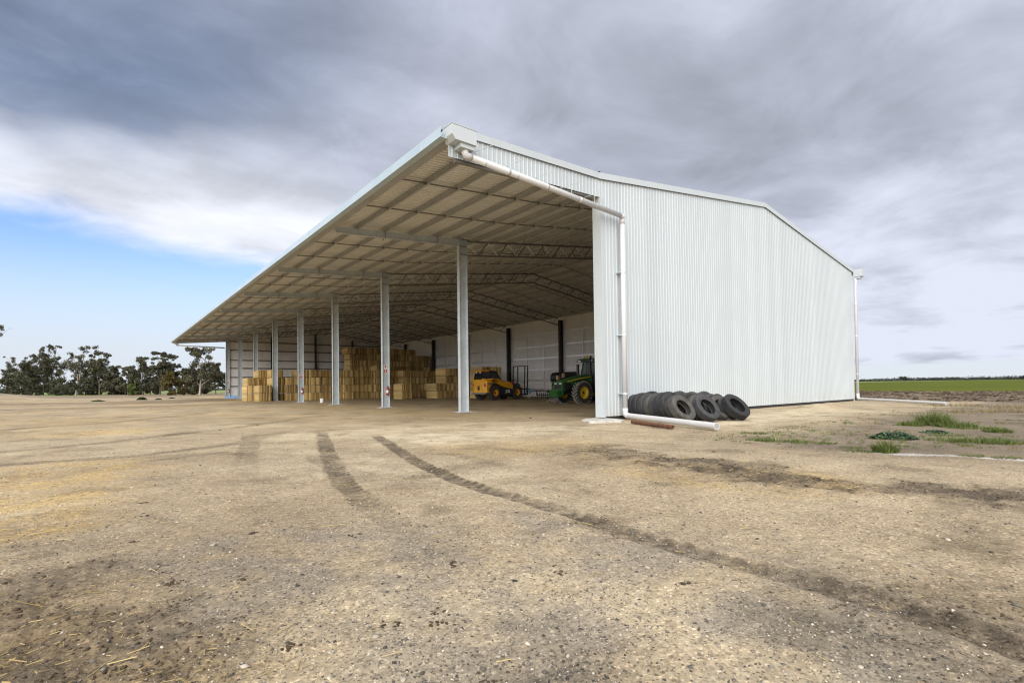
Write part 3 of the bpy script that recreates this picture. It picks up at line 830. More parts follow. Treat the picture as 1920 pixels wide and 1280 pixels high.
# steel frame ------------------------------------------------
def ibeam_mesh(p0, p1, depth_dir, depth, fl, tf=.016, tw=.012, depth1=None, mb=None):
    """I section from p0 to p1; flanges at +-depth/2 along depth_dir"""
    mb = mb or MB(); p0 = Vector(p0); p1 = Vector(p1); dv = Vector(depth_dir).normalized(); depth1 = depth1 or depth
    ax = (p1 - p0).normalized(); sd = ax.cross(dv).normalized()
    mb.beam(p0, p1, tw, depth - 2 * tf, dv, h1=depth1 - 2 * tf)
    for s_ in (-1, 1):
        mb.beam(p0 + dv * (s_ * (depth / 2 - tf / 2)), p1 + dv * (s_ * (depth1 / 2 - tf / 2)), fl, tf, dv)
    return mb
CD = 0.50; FL = 0.23
for k in range(0, NB + 1):
    y = LBAY * k
    if k == 0: y = 0.2
    if k == NB: y = YEND - 0.14
    c = empty('front_column', (0.0 if k else 0.3, y, 0.0)); c.parent = shed
    ibeam_mesh((CD / 2, 0, -0.05), (CD / 2, 0, 8.98), (1, 0, 0), CD, FL).build('column_shaft', M['galv'], c)
    mb = MB(); mb.box(-0.02, CD + .12, -FL / 2 - .04, FL / 2 + .04, 8.985, 9.01); mb.build('cap_plate', M['galv_dark'], c)
    if k > 0:
        mb = MB(); mb.box(-0.12, CD + .14, -.22, .22, 0.005, 0.03)
        for sx in (.1, CD - .1):
            for sy in (-.16, .16): mb.tube([(sx, sy, .03), (sx, sy, .075)], .016, 6)
        mb.build('base_plate', M['galv'], c)
        mb = MB(); mb.box(-0.26, CD + .42, -.36, .36, -0.15, 0.003); mb.build('concrete_pad', M['concrete'], c)
        for z in (8.62, 8.2):
            mb = MB(); mb.box(0.018, CD - .018, -FL / 2 + .004, FL / 2 - .004, z, z + .012); mb.build('stiffener', M['galv_dark'], c)
# cantilever beams
for k in range(1, NB + 1):
    y = LBAY * k if k < NB else YEND - 0.14
    d_ = 0.30; z0 = roof_z(-6.38) - .205 - .14; z1 = roof_z(0) - .205 - .18
    cb = empty('cantilever_beam', (0, y, 0)); cb.parent = shed
    ibeam_mesh((-6.38, 0, z0), (-.002, 0, z1), (0, 0, 1), .28, .15, depth1=.36).build('beam', M['galv'], cb)
    mb = MB(); mb.box(-6.394, -6.381, -.08, .08, z0 - .15, z0 + .15); mb.build('end_plate', M['galv'], cb)
    for x in (-4.06, -1.26):
        zc = roof_z(x) - .22
        mb = MB(); mb.beam((x, -.10, zc - .36), (x + .02, -.55, zc + .06), .05, .006); mb.beam((x, .10, zc - .36), (x + .02, .55, zc + .06), .05, .006)
        mb.beam((x, -.10, zc - .36), (x, -.10, zc + .02), .05, .006, (0, 1, 0))
        mb.build('fly_brace', M['tan'] if k == 0 else M['purlin'], cb)
# purlins (Z sections) running the length of the shed
def zsec(mb, x, z, y0, y1, slope, d=.235, fl=.075, t=.012):
    n0 = len(mb.v)
    mb.box(-t / 2, t / 2, y0, y1, -d, 0)
    for sx, zz_ in ((1, -t), (-1, -d)):
        xa, xb = sorted((sx * t / 2, sx * fl))
        mb.box(xa, xb, y0, y1, zz_, zz_ + t)
    ca, sa = math.cos(slope), math.sin(slope)        # square to the roof slope
    for i in range(n0, len(mb.v)):
        px_, py_, pz_ = mb.v[i]
        mb.v[i] = (x + px_ * ca - pz_ * sa, py_, z + px_ * sa + pz_ * ca)
pxs = [-6.62, -5.36, -4.06, -2.66, -1.26, 0.02]
x = 1.25
while x < RX - .3: pxs.append(x); x += 1.25
rear = [RX + .30]
while rear[-1] < XR - 1.3: rear.append(rear[-1] + 1.25)
for x in pxs + rear:
    mb = MB(); zt_ = roof_z(x) - .008
    zsec(mb, x, zt_, -skew(x) - .0 + .05 if x < 0 else 0.05, YEND - .03, math.atan((roof_z(x + .01) - roof_z(x - .01)) / .02))
    mb.build('purlin', M['purlin'], shed)
# eave strut
# bridging rows
allx = sorted(pxs + rear)
for k in range(NB):
    for f_ in (1 / 3, 2 / 3):
        y = LBAY * (k + f_)
        mb = MB()
        for xa, xb in zip(allx[:-1], allx[1:]):
            mb.beam((xa + .02, y, roof_z(xa) - .15), (xb - .02, y, roof_z(xb) - .15), .045, .045)
            mb.box(xb - .03, xb + .03, y - .03, y + .03, roof_z(xb) - .235, roof_z(xb) - .10)
        mb.build('bridging', M['galv_dark'], shed)
# trusses
def chord_z(x): return roof_z(x) - .30
TD = 0.74
for k in range(1, NB):
    y = LBAY * k
    tr = empty('roof_truss', (0, y, 0)); tr.parent = shed
    def br(z): return z
    xs0, xs1 = CD + .02, XR - .75
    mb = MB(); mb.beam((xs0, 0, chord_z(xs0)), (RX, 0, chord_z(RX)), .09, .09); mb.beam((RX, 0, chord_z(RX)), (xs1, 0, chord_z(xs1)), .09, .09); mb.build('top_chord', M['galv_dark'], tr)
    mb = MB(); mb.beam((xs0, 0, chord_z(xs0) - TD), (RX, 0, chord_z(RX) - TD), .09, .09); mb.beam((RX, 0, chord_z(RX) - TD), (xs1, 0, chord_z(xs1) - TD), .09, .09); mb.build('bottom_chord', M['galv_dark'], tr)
    x = xs0 + .05; up_ = True; n = 0
    while x + .68 < xs1:
        xa, xb = x, x + .68
        za, zb = (chord_z(xa), chord_z(xb) - TD) if up_ else (chord_z(xa) - TD, chord_z(xb))
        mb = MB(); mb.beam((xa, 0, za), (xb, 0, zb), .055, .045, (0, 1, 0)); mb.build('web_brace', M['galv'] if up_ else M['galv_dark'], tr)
        x += .68; up_ = not up_; n += 1
    for x in (3.75, 6.25, 8.75, 11.25, 17.45, 21.2):
        for s_ in (-1, 1):
            mb = MB(); mb.beam((x + s_ * .02, .05 * s_, chord_z(x) - TD), (x + .25, .72 * s_, roof_z(x) - .16), .045, .012); mb.build('fly_brace', M['galv_dark'], tr)
    for x in allx:
        pass
# purlin cleats on the trusses
    mb = MB()
    for x in allx:
        if xs0 < x < xs1: mb.box(x - .012, x + .05, -.03, .03, chord_z(x) + .045, roof_z(x) - .21)
    mb.build('purlin_cleats', M['galv_dark'], tr)
# rear columns, girts, sag rods
for k in range(0, NB + 1):
    y = LBAY * k
    y = 0.3 if k == 0 else (YEND - .14 if k == NB else y)
    rc = empty('rear_column', (XR - .42, y, 0)); rc.parent = shed
    ibeam_mesh((0, 0, -.05), (0, 0, 8.62), (1, 0, 0), .50, .26).build('column_shaft', M['black_steel'], rc)
    mb = MB(); mb.beam((-.3, 0, 8.0), (-1.7, 0, roof_z(XR - 2.1) - 1.06), .05, .05); mb.build('knee_brace', M['galv_dark'], rc)
GZS = (0.85, 1.92, 3.19, 4.53, 5.93, 7.40)
for z in GZS:
    mb = MB()
    for k in range(NB):
        y0, y1 = LBAY * k + .14, LBAY * (k + 1) - .14
        mb.box(XR - .155, XR - .143, y0, y1, z - .10, z + .10); mb.box(XR - .143, XR - .03, y0, y1, z + .078, z + .09); mb.box(XR - .26, XR - .155, y0, y1, z + .088, z + .10)
    mb.build('wall_girt', M['girt'], shed)
for k in range(NB):
    for f_ in (1 / 3, 2 / 3):
        y = LBAY * (k + f_)
        mb = MB(); mb.box(XR - .20, XR - .16, y - .05, y + .05, .5, 7.45); mb.build('girt_bridging', M['girt'], shed)
for z in (1.8, 3.2, 4.6, 5.85, 7.4, 8.75):
    mb = MB(); mb.box(0.3, XR - .5, YEND - .13, YEND - .118, z - .09, z + .09); mb.box(0.3, XR - .5, YEND - .118, YEND - .02, z + .078, z + .09); mb.build('wall_girt', M['galv_dark'], shed)
for x in (6.5, 13.4, 19.8):
    ibeam_mesh((x, YEND - .42, -.05), (x, YEND - .42, roof_z(x) - .3), (0, 1, 0), .4, .2).build('end_wall_column', M['black_steel'], shed)

# ------------------------------------------------------------------ straw bales
BX, BY, BZ = 1.22, 2.36, 0.855
def bale_mesh(seed):
    r = random.Random(seed); mb = MB(); tone = []
    n = 9; w = BX / n
    for i in range(n):
        x0 = -BX / 2 + i * w + .004; x1 = x0 + w - .020
        dy0, dy1 = r.uniform(0, .045), r.uniform(0, .045); dz = r.uniform(0, .022); bot = r.uniform(0, .012)
        if i in (0, n - 1): dz += .02
        ins = .022
        y0, y1, z0, z1 = -BY / 2 + dy0, BY / 2 - dy1, bot, BZ - dz
        # softly chamfered flake
        mb.add([(x0, y0 + ins, z0), (x1, y0 + ins, z0), (x1, y1 - ins, z0), (x0, y1 - ins, z0),
                (x0, y0, z0 + .03), (x1, y0, z0 + .03), (x1, y1, z0 + .03), (x0, y1, z0 + .03),
                (x0, y0, z1 - .04), (x1, y0, z1 - .04), (x1, y1, z1 - .04), (x0, y1, z1 - .04),
                (x0, y0 + ins * 1.5, z1), (x1, y0 + ins * 1.5, z1), (x1, y1 - ins * 1.5, z1), (x0, y1 - ins * 1.5, z1)],
               [(3, 2, 1, 0), (12, 13, 14, 15)] + [(a + i_, a + (i_ + 1) % 4, a + 4 + (i_ + 1) % 4, a + 4 + i_) for a in (0, 4, 8) for i_ in range(4)])
        tone += [r.uniform(.0, 1.0)] * 14
    # packed face layers on the two sides
    for s_ in (-1, 1):
        for j in range(4):
            z0 = j * BZ / 4 + .012; z1 = (j + 1) * BZ / 4 - .012 - (.03 if j == 3 else 0)
            xo = s_ * (BX / 2 + r.uniform(.004, .022)); xi = s_ * (BX / 2 - .03)
            mb.box(min(xo, xi), max(xo, xi), -BY / 2 + .05, BY / 2 - .05, z0, z1)
            tone += [r.uniform(.55, 1.0)] * 6
    mb.tone = tone
    return mb.mesh('straw_bale', M['straw'])
bale_me = [bale_mesh(100 + i) for i in range(5)]
def twine_mesh():
    mb = MB()
    for j in range(1, 6):
        x = -BX / 2 + j * BX / 6
        mb.box(x - .006, x + .006, -BY / 2 - .004, -BY / 2 + .01, .02, BZ - .03)
        mb.box(x - .006, x + .006, -BY / 2, BY / 2, BZ - .006, BZ + .002)
    return mb.mesh('twine', M['twine'])
brand = random.Random(5)
TIER = ['bottom', 'second', 'third', 'fourth', 'fifth', 'sixth', 'seventh', 'top']
ORD = ['first', 'second', 'third', 'fourth', 'fifth', 'sixth', 'seventh', 'eighth', 'ninth', 'tenth', 'eleventh', 'twelfth', 'thirteenth', 'fourteenth', 'fifteenth', 'sixteenth', 'seventeenth', 'eighteenth']
def bale(x, y, tier, label, group, rz=0.0, jig=1.0):
    o = link('straw_bale', brand.choice(bale_me))
    o.location = (x + brand.uniform(-.035, .035) * jig, y + brand.uniform(-.07, .07) * jig, tier * (BZ + .022) - .01)
    o.rotation_euler = (0, 0, R(rz + brand.uniform(-1.3, 1.3) * jig))
    return tag(o, label, 'straw bale', group)
def stack(x, y, tiers, who, group, rz=0.0, names=None, depth=1):
    for k in range(tiers):
        nm = (names or {}).get(k) or TIER[k]
        if k == tiers - 1 and k > 0: nm = 'top'
        bale(x, y, k, 'straw bale, %s of %s' % (nm, who), group, rz)
FW = 'straw bales in the long front wall'
stack(-1.48, 51.25, 3, 'the leftmost three-high stack beside the rear-left column', 'straw bales at the left end', 0.5)
stack(-0.95, 47.75, 2, 'the low two-high stack in front of the left end', 'straw bales at the left end', -1.0)
stack(-0.20, 51.6, 4, 'the four-high stack set back behind the leftmost stack', 'straw bales at the left end', 0.8)
stack(0.68, 49.3, 4, 'the four-high stack with pale end behind the fifth post', 'straw bales at the left end', -0.6)
xx = 2.05; i = 0
while xx < 24.6:
    y = 48.9 + (0.25 * math.sin(i * 2.1)) + (1.2 if i in (9, 10) else 0) + (0.9 if i > 13 else 0)
    tiers = 4
    stack(xx, y, tiers if i != 0 else 3, 'the %s stack of the long bale wall counted from the left' % ORD[i], FW, brand.uniform(-1.5, 1.5))
    xx += 1.285 if i not in (3, 7) else 1.36
    i += 1
# the tall stack behind
xx = 12.9; i = 0
TG = 'straw bales in the tall stack behind'
while xx < 25.0:
    for k in range(8):
        top_here = 8 if i not in (8, 9) else 7
        if k >= top_here: continue
        nm = TIER[k] if k < top_here - 1 else 'top'
        bale(xx + (-.25 if (k == 7 and i == 0) else 0), 58.2 + .15 * math.sin(i * 1.7 + k), k,
             '%s straw bale, %s tier, in %s column of the tall stack behind the bale wall' % ('pale' if i == 0 else 'shaded', nm, ORD[i]), TG)
    xx += 1.28; i += 1
bale(15.2, 54.4, 4, 'single straw bale lying on top of the long bale wall', 'loose straw bales')
bale(15.2, 54.4, 0, 'straw bale at the foot of the small support stack behind the wall', 'loose straw bales')
for k in (1, 2, 3): bale(15.2, 54.4, k, 'straw bale, %s tier of the small support stack behind the wall' % TIER[k], 'loose straw bales')
LG = 'straw bales in low free-standing stacks'
stack(12.0, 40.3, 2, 'the low two-high stack right of the second post', LG, -2)
stack(15.9, 39.6, 2, 'the low two-high stack beside the telehandler side', LG, 1)
stack(17.35, 39.9, 4, 'the four-high stack half hidden by the nearest post', LG, 1)
stack(18.62, 39.95, 4, 'the four-high stack hidden behind the nearest post', LG, 0)
stack(18.55, 34.2, 4, 'the dark stack showing above the telehandler cab, left half', 'dark bales behind the telehandler', 2)
stack(19.85, 34.0, 4, 'the dark stack showing above the telehandler cab, right half', 'dark bales behind the telehandler', 2)

# ------------------------------------------------------------------ tyre pile
def truck_tyre(material, groove=True, n=44):
    mb = MB()
    w = .135
    outer = []
    if groove:
        for yc in (-.108, -.062, -.016):
            outer += [(.495, yc), (.497, yc + .030), (.480, yc + .034), (.480, yc + .042)]
        outer += [(.495, .030), (.497, .062), (.480, .066), (.480, .074), (.495, .078), (.490, .112)]
    else:
        outer = [(.485, -.112), (.494, -.07), (.496, 0), (.494, .07), (.485, .112)]
    prof = [(.292, -.098), (.305, -.112), (.33, -.122), (.39, -w), (.43, -w), (.465, -.128)] + outer + [(.465, .128), (.43, w), (.39, w), (.33, .122), (.305, .112), (.292, .098),
            (.300, .085), (.36, .105), (.44, .105), (.468, .06), (.472, 0), (.468, -.06), (.44, -.105), (.36, -.105), (.300, -.085)]
    mb.lathe(prof, (0, 0, 0), n)
    me = mb.mesh('tyre', material)
    me.polygons.foreach_set('use_smooth', [True] * len(me.polygons))
    try: me.set_sharp_from_angle(angle=R(38))
    except Exception: pass
    return me
tyre_me = [truck_tyre(M['rubber']), truck_tyre(M['rubber'], False), truck_tyre(M['rubber_dusty'])]
def put_tyre(cx, cyy, lean, az, me, label, group=None, s=None, lift=0.0):
    s = s or brand.uniform(.93, 1.06)
    ah = Vector((math.sin(R(az)), math.cos(R(az)), 0))
    a = ah * math.cos(R(lean)) + Vector((0, 0, 1)) * math.sin(R(lean))
    zc = s * (.497 * math.cos(R(lean)) + .13 * abs(math.sin(R(lean)))) - .012 + lift
    c = Vector((cx, cyy, zc)) - ah * (.497 * s * math.sin(R(lean)))
    xa = Vector((0, 0, 1)).cross(a).normalized(); za = xa.cross(a).normalized()
    o = link('tyre', me)
    o.matrix_world = Matrix(((xa.x, a.x, za.x, c.x), (xa.y, a.y, za.y, c.y), (xa.z, a.z, za.z, c.z), (0, 0, 0, 1))) @ Matrix.Scale(s, 4)
    return tag(o, label, 'tyre', group or 'old truck tyres piled against the end wall')
NF = 9
for k in range(NF):
    t = k / (NF - 1)
    x = 2.06 - .32 * t - .72 * t * t; y = -0.24 - 2.88 * t
    lab = {0: 'black tyre at the left end of the pile, against the downpipe', NF - 2: 'dusty tyre just behind the pale-walled front tyre',
           NF - 1: 'grey dusty tyre with wide opening at the front of the pile'}.get(k, 'tyre in the front row of the pile, %s counted from the downpipe' % ORD[k])
    put_tyre(x, y, 8 + 26 * t ** .8, 190 + brand.uniform(-5, 4), tyre_me[2 if k >= NF - 2 or k == 3 else (k % 2)], lab)
for k in range(9):
    t = k / 8
    put_tyre(2.98 - .46 * t, -0.30 - 2.45 * t, 10 + 18 * t, 190 + brand.uniform(-8, 6), tyre_me[k % 3], 'tyre in the middle row of the pile, %s from the left' % ORD[k])
put_tyre(2.02, -3.42, 35, 190, tyre_me[0], 'black tyre with round opening, right of the grey front tyre')
for k in range(9):
    t = k / 8
    put_tyre(3.98 - .36 * t, -0.36 - 2.55 * t, 8 + 15 * t, 188 + brand.uniform(-8, 6), tyre_me[(k + 1) % 3], 'tyre in the back row of the pile, only its top showing, %s from the left' % ORD[k])
put_tyre(3.05, -3.30, 32, 190, tyre_me[2], 'dusty tyre standing second from the right end of the pile')
put_tyre(3.35, -3.85, 42, 186, tyre_me[0], 'wide black tyre leaning far back at the right end of the pile', s=1.06)

put_tyre(3.41, -3.50, 42, 187, tyre_me[1], 'added black tyre behind the right end tyre, darkening its opening')  # added tyre, blocks the bright wall seen through the end tyre
# loose pipe on the ground
o = hollow_pipe((-0.30, -1.80, .062), (-1.24, -4.02, .062), .062, M['rust'], None, 'steel_pipe')
tag(o, 'short rusty brown pipe lying in front of the white outlet pipe', 'pipe')

# ------------------------------------------------------------------ wheels
def lug_wheel(name, parent, c, r, w, rim_r, tyre_m, rim_m, nlug=18, flip=1, lugmat=None, dish=.06):
    wh = empty(name, c); wh.parent = parent
    mb = MB(); hw = w / 2
    mb.lathe([(rim_r, -hw * .72), (rim_r + .03, -hw * .86), (r * .86, -hw), (r * .955, -hw * .86), (r * .965, 0), (r * .955, hw * .86), (r * .86, hw), (rim_r + .03, hw * .86), (rim_r, hw * .72)], (0, 0, 0), 40, False)
    o = mb.build('tyre', tyre_m, wh); smooth_by_angle(o, 40)
    mb = MB()
    for sgn in (-1, 1):
        for k in range(nlug):
            t0 = 2 * math.pi * (k + (0.5 if sgn > 0 else 0)) / nlug
            pts = []
            for q, (yy, dt) in enumerate(((sgn * hw * .04, 0.0), (sgn * hw * .5, .11), (sgn * hw * .96, .20))):
                rr_ = r * (.985 if q < 2 else .955)
                t = t0 - flip * dt * 1.25
                pts.append(Vector((rr_ * math.cos(t), yy, rr_ * math.sin(t))))
            for p, q in zip(pts[:-1], pts[1:]):
                mid_ = (p + q) / 2
                mb.beam(p, q, .055 * r / .8, .075 * r / .8, (mid_.x, 0, mid_.z))
    mb.build('tread_lugs', lugmat or tyre_m, wh)
    mb = MB()
    mb.lathe([(rim_r + .012, -hw * .80), (rim_r + .012, -hw * .70), (rim_r * .90, -hw * .60), (rim_r * .84, -hw * .25), (rim_r * .45, -hw * .12), (rim_r * .40, -hw * .30), (rim_r * .18, -hw * .34), (0.0, -hw * .34)], (0, 0, 0), 32, False)
    mb.lathe([(rim_r + .012, hw * .80), (rim_r + .012, hw * .70), (rim_r * .90, hw * .60), (rim_r * .84, hw * .25), (rim_r * .45, hw * .12), (0, hw * .12)], (0, 0, 0), 32, False)
    o = mb.build('rim', rim_m, wh); smooth_by_angle(o, 30)
    mb = MB()
    for k in range(8):
        t = 2 * math.pi * k / 8
        mb.tube([(rim_r * .32 * math.cos(t), -hw * .31, rim_r * .32 * math.sin(t)), (rim_r * .32 * math.cos(t), -hw * .40, rim_r * .32 * math.sin(t))], .018, 6)
    mb.tube([(0, -hw * .3, 0), (0, -hw * .52, 0)], rim_r * .17, 14)
    mb.build('hub', M['black'], wh)
    return wh

def text_mesh(name, body, size, material, parent, loc, rot, depth=.004, bold=.012, shear=0.0, sx=1.0):
    cu = bpy.data.curves.new(name, 'FONT'); cu.body = body; cu.size = size; cu.extrude = depth; cu.offset = bold; cu.shear = shear
    cu.align_x = 'CENTER'; cu.align_y = 'CENTER'; cu.resolution_u = 2
    tmp = bpy.data.objects.new(name, cu); COL.objects.link(tmp)
    bpy.context.view_layer.update()
    me = bpy.data.meshes.new_from_object(tmp.evaluated_get(bpy.context.evaluated_depsgraph_get()))
    bpy.data.objects.remove(tmp)
    me.materials.clear(); me.materials.append(material)
    o = link(name, me, parent); o.location = loc; o.rotation_euler = rot; o.scale = (sx, 1, 1)
    return o

# ------------------------------------------------------------------ telehandler (x forward, y left)
TH = R(12)
ori = Vector((14.42, 26.02, 0)) + Vector((-math.sin(TH), math.cos(TH), 0)) * .88
tele = empty('telehandler', ori, TH, 'yellow and black telehandler facing right with tall black bale forks', 'telehandler')
WB = 3.3
for (x, y, fl_) in ((0, -.88, 1), (WB, -.88, 1)):
    lug_wheel('wheel', tele, (x, y, .69), .70, .44, .34, M['rubber_mud'], M['yellow_rim'], 20, fl_)
for (x, y) in ((0, .88), (WB, .88)):
    w_ = lug_wheel('wheel', tele, (x, y, .69), .70, .44, .34, M['rubber_mud'], M['yellow_rim'], 20, 1)
    w_.rotation_euler = (0, 0, math.pi)
mb = MB(); mb.box(-.75, 3.7, -.42, .42, .48, .95); mb.box(-.2, .2, -.7, .7, .55, .85); mb.box(WB - .2, WB + .2, -.7, .7, .55, .85)
mb.build('chassis', M['black'], tele)
# rear body with rounded corners
mb = MB()
pl_ = [(-1.22, -.55), (-1.05, -.92), (-.42, -.98), (-.42, .98), (-1.05, .92), (-1.22, .55)]
mb.prism(pl_, 'z', .72, 1.78)
pl2 = [(-1.14, -.5), (-1.0, -.80), (-.42, -.86), (-.42, .86), (-1.0, .80), (-1.14, .5)]
n = 6
mb.add([(x, y, 1.78) for x, y in pl_] + [(x, y, 1.95) for x, y in pl2], [(i, (i + 1) % n, n + (i + 1) % n, n + i) for i in range(n)] + [tuple(range(n, 2 * n))])
mb.build('rear_body', M['yellow'], tele)
mb = MB(); mb.box(-1.20, -.45, -.86, .86, .58, .715); mb.build('rear_bumper', M['galv_dark'], tele)
mb = MB(); mb.box(-1.235, -1.212, -.12, .12, .95, 1.35); mb.box(-1.235, -1.21, -.05, .05, 1.0, 1.2); mb.build('rear_grille', M['black'], tele)
for y in (-.72, .72):
    mb = MB(); mb.box(-1.185, -1.12, y - .08, y + .08, 1.30, 1.55); mb.build('tail_lamp', M['red'], tele)
mb = MB(); mb.box(-.95, -.35, -1.0, -.985, 1.42, 1.62); mb.build('vent_panel', M['galv_dark'], tele)
# rear mudguards
for s_ in (-1, 1):
    mb = MB()
    arcp = [(.86 * math.cos(R(t)), .69 + .86 * math.sin(R(t))) for t in range(10, 171, 16)]
    inn = [(.80 * math.cos(R(t)), .69 + .80 * math.sin(R(t))) for t in range(170, 9, -16)]
    mb.prism(arcp + inn, 'y', s_ * .64, s_ * 1.10); mb.build('mudguard', M['black'], tele)
    mb = MB()
    mb.prism([(WB + a_, b_) for a_, b_ in arcp[3:9]] + [(WB + a_, b_) for a_, b_ in inn[2:8]], 'y', s_ * .64, s_ * 1.08); mb.build('mudguard', M['black'], tele)
# engine cover on the right side
mb = MB()
mb.prism([(-.42, 1.95), (.25, 1.93), (.62, 1.80), (.95, 1.40), (1.25, 1.22), (2.55, 1.02), (2.62, 1.40), (2.1, 1.56), (1.0, 1.78), (.4, 2.0), (-.42, 2.02)], 'y', -1.05, -.42)
mb.build('engine_cover', M['yellow'], tele)
mb = MB()
mb.prism([(.78, .42), (2.35, .36), (2.52, .62), (2.50, 1.01), (1.22, 1.20), (.98, 1.24), (.70, .85)], 'y', -1.08, -.44)
mb.build('engine_pod', M['black'], tele)
text_mesh('lettering', 'JCB', .36, M['white'], tele, (1.75, -1.086, .80), (R(90), 0, 0), sx=1.15)
# loader boom
mb = MB(); mb.beam((-.75, -.16, 1.86), (2.9, -.16, 1.60), .34, .36, h1=.30); mb.build('loader_boom', M['yellow'], tele)
mb = MB(); mb.beam((2.905, -.16, 1.60), (3.75, -.16, 1.36), .26, .26); mb.build('boom_extension', M['yellow'], tele)
mb = MB(); mb.box(3.30, 3.62, -.40, .08, 1.28, 1.68); mb.build('boom_head', M['sign_red'], tele)
text_mesh('lettering', 'JCB', .26, M['white'], tele, (2.35, -.336, 1.66), (R(90), R(4), 0), sx=1.1)
mb = MB(); mb.beam((3.5, -.16, 1.3), (3.98, -.16, .55), .22, .2); mb.build('boom_nose', M['yellow'], tele)
for y in (-.34, .02):
    mb = MB(); mb.tube([(3.0, y, 1.78), (3.75, y, 1.95), (4.0, y, 1.5), (4.02, y, 1.1)], .025, 6); mb.build('hydraulic_hose', M['black'], tele)
# cab
mb = MB()
cp_ = [(-.72, 1.25), (2.05, 1.25), (2.10, 1.80), (1.42, 2.66), (-.60, 2.70), (-.80, 1.95)]
mb.prism(cp_, 'y', .06, .96)
mb.build('cab_glass', M['dark_glass'], tele)
mb = MB()
for y in (.045, .975):
    for a_, b_ in (((-.80, 1.95), (-.60, 2.70)), ((-.60, 2.70), (1.42, 2.66)), ((1.42, 2.66), (2.10, 1.80)), ((.55, 1.25), (.55, 2.68)), ((-.72, 1.25), (-.8, 1.95)), ((-.8, 1.95), (2.1, 1.8))):
        mb.beam((a_[0], y, a_[1]), (b_[0], y, b_[1]), .03, .07, (0, 1, 0))
mb.build('cab_frame', M['black'], tele)
mb = MB(); mb.prism([(-.72, 2.69), (.38, 2.71), (.30, 2.84), (-.30, 2.86), (-.74, 2.78)], 'y', .02, 1.0); mb.build('cab_roof', M['yellow'], tele)
mb = MB(); mb.prism([(.39, 2.70), (1.52, 2.67), (1.40, 2.79), (.33, 2.84)], 'y', .02, 1.0); mb.build('roof_visor', M['black'], tele)
for y in (.14, .62):
    mb = MB(); mb.box(-.78, -.725, y, y + .14, 2.56, 2.66); mb.build('work_lamp', M['lamp'], tele)
mb = MB(); mb.tube([(.30, .3, 2.85), (.30, .3, 2.95)], .06, 10); mb.build('beacon', M['amber'], tele)
mb = MB(); mb.beam((1.9, .98, 2.2), (2.25, 1.25, 2.2), .03, .03); mb.box(2.2, 2.26, 1.16, 1.40, 2.0, 2.4); mb.build('mirror', M['black'], tele)
# bale forks
mb = MB(); mb.box(3.98, 4.10, -1.75, .50, .38, .52); mb.box(3.98, 4.10, -1.75, .50, .95, 1.08); mb.build('fork_carriage', M['black'], tele)
for y in (-1.68, -1.32, -.42, .16):
    mb = MB(); mb.beam((4.05, y, .40), (4.16, y, 3.30), .10, .07, (1, 0, 0)); mb.build('upright_tine', M['black'], tele)
mb = MB(); mb.box(4.10, 4.20, -1.76, .10, 3.26, 3.34); mb.build('top_bar', M['black'], tele)

# ------------------------------------------------------------------ green tractor (x forward, y left)
tract = empty('tractor', (13.0, 13.05, 0), math.pi, 'large green tractor with yellow wheels half hidden behind the end wall', 'tractor')
FX = 1.25
for (x, y, r, w, rr_, nl) in ((FX, 1.0, .80, .52, .43, 20), (-1.85, 1.0, 1.03, .66, .56, 22)):
    w1_ = lug_wheel('wheel', tract, (x, y, r - .01), r, w, rr_, M['rubber_mud'], M['jyellow'], nl, 1, M['lug'])
    w1_.rotation_euler = (0, 0, math.pi)
    lug_wheel('wheel', tract, (x, -y, r - .01), r, w, rr_, M['rubber_mud'], M['jyellow'], nl, 1, M['lug'])
mb = MB(); mb.box(-2.2, 2.2, -.28, .28, .75, 1.15); mb.box(FX - .15, FX + .15, -.8, .8, .65, .9); mb.box(-2.0, -1.7, -.8, .8, .8, 1.2); mb.build('chassis', M['black'], tract)
# hood: cross sections along x
mb = MB()
secs = [(2.62, .38, 1.02, 1.50), (2.55, .46, .96, 1.64), (2.25, .50, .98, 1.72), (1.5, .53, 1.10, 1.86), (.6, .55, 1.22, 2.02), (-.25, .56, 1.30, 2.12)]
rings = []
for (x, hw, zb, zt2) in secs:
    rings.append([(x, -hw * .92, zb), (x, -hw, zb + .25), (x, -hw * .97, zt2 - .22), (x, -hw * .70, zt2 - .05), (x, 0, zt2), (x, hw * .70, zt2 - .05), (x, hw * .97, zt2 - .22), (x, hw, zb + .25), (x, hw * .92, zb)])
for rg in rings: mb.v += rg
for i in range(len(rings) - 1):
    for j in range(8): mb.f.append((i * 9 + j, (i + 1) * 9 + j, (i + 1) * 9 + j + 1, i * 9 + j + 1)); mb.m.append(0)
mb.f.append(tuple(range(9))); mb.m.append(0)
mb.f.append(tuple(range(45, 54))[::-1]); mb.m.append(0)
o = mb.build('hood', M['green'], tract); smooth_by_angle(o, 45)
for s_ in (-1, 1):
    mb = MB()
    mb.prism([(2.50, 1.02), (2.52, 1.50), (2.2, 1.52), (1.75, 1.42), (1.65, 1.18), (2.1, 1.02)], 'y', s_ * .495, s_ * .535); mb.build('side_grille', M['grille'], tract)
    mb = MB(); mb.beam((2.2, s_ * .515, 1.57), (.9, s_ * .555, 1.80), .012, .075); mb.beam((.9, s_ * .555, 1.80), (-.2, s_ * .575, 1.93), .012, .075); mb.build('yellow_stripe', M['jyellow'], tract)
    mb = MB(); mb.box(2.56, 2.64, s_ * .24 - .10, s_ * .24 + .10, 1.40, 1.52); mb.build('headlight', M['lamp'], tract)
mb = MB(); mb.box(2.60, 2.635, -.34, .34, 1.05, 1.36); mb.build('front_grille', M['grille'], tract)
mb = MB(); mb.box(2.36, 2.95, -.34, .34, .58, .92); mb.build('front_bracket', M['green'], tract)
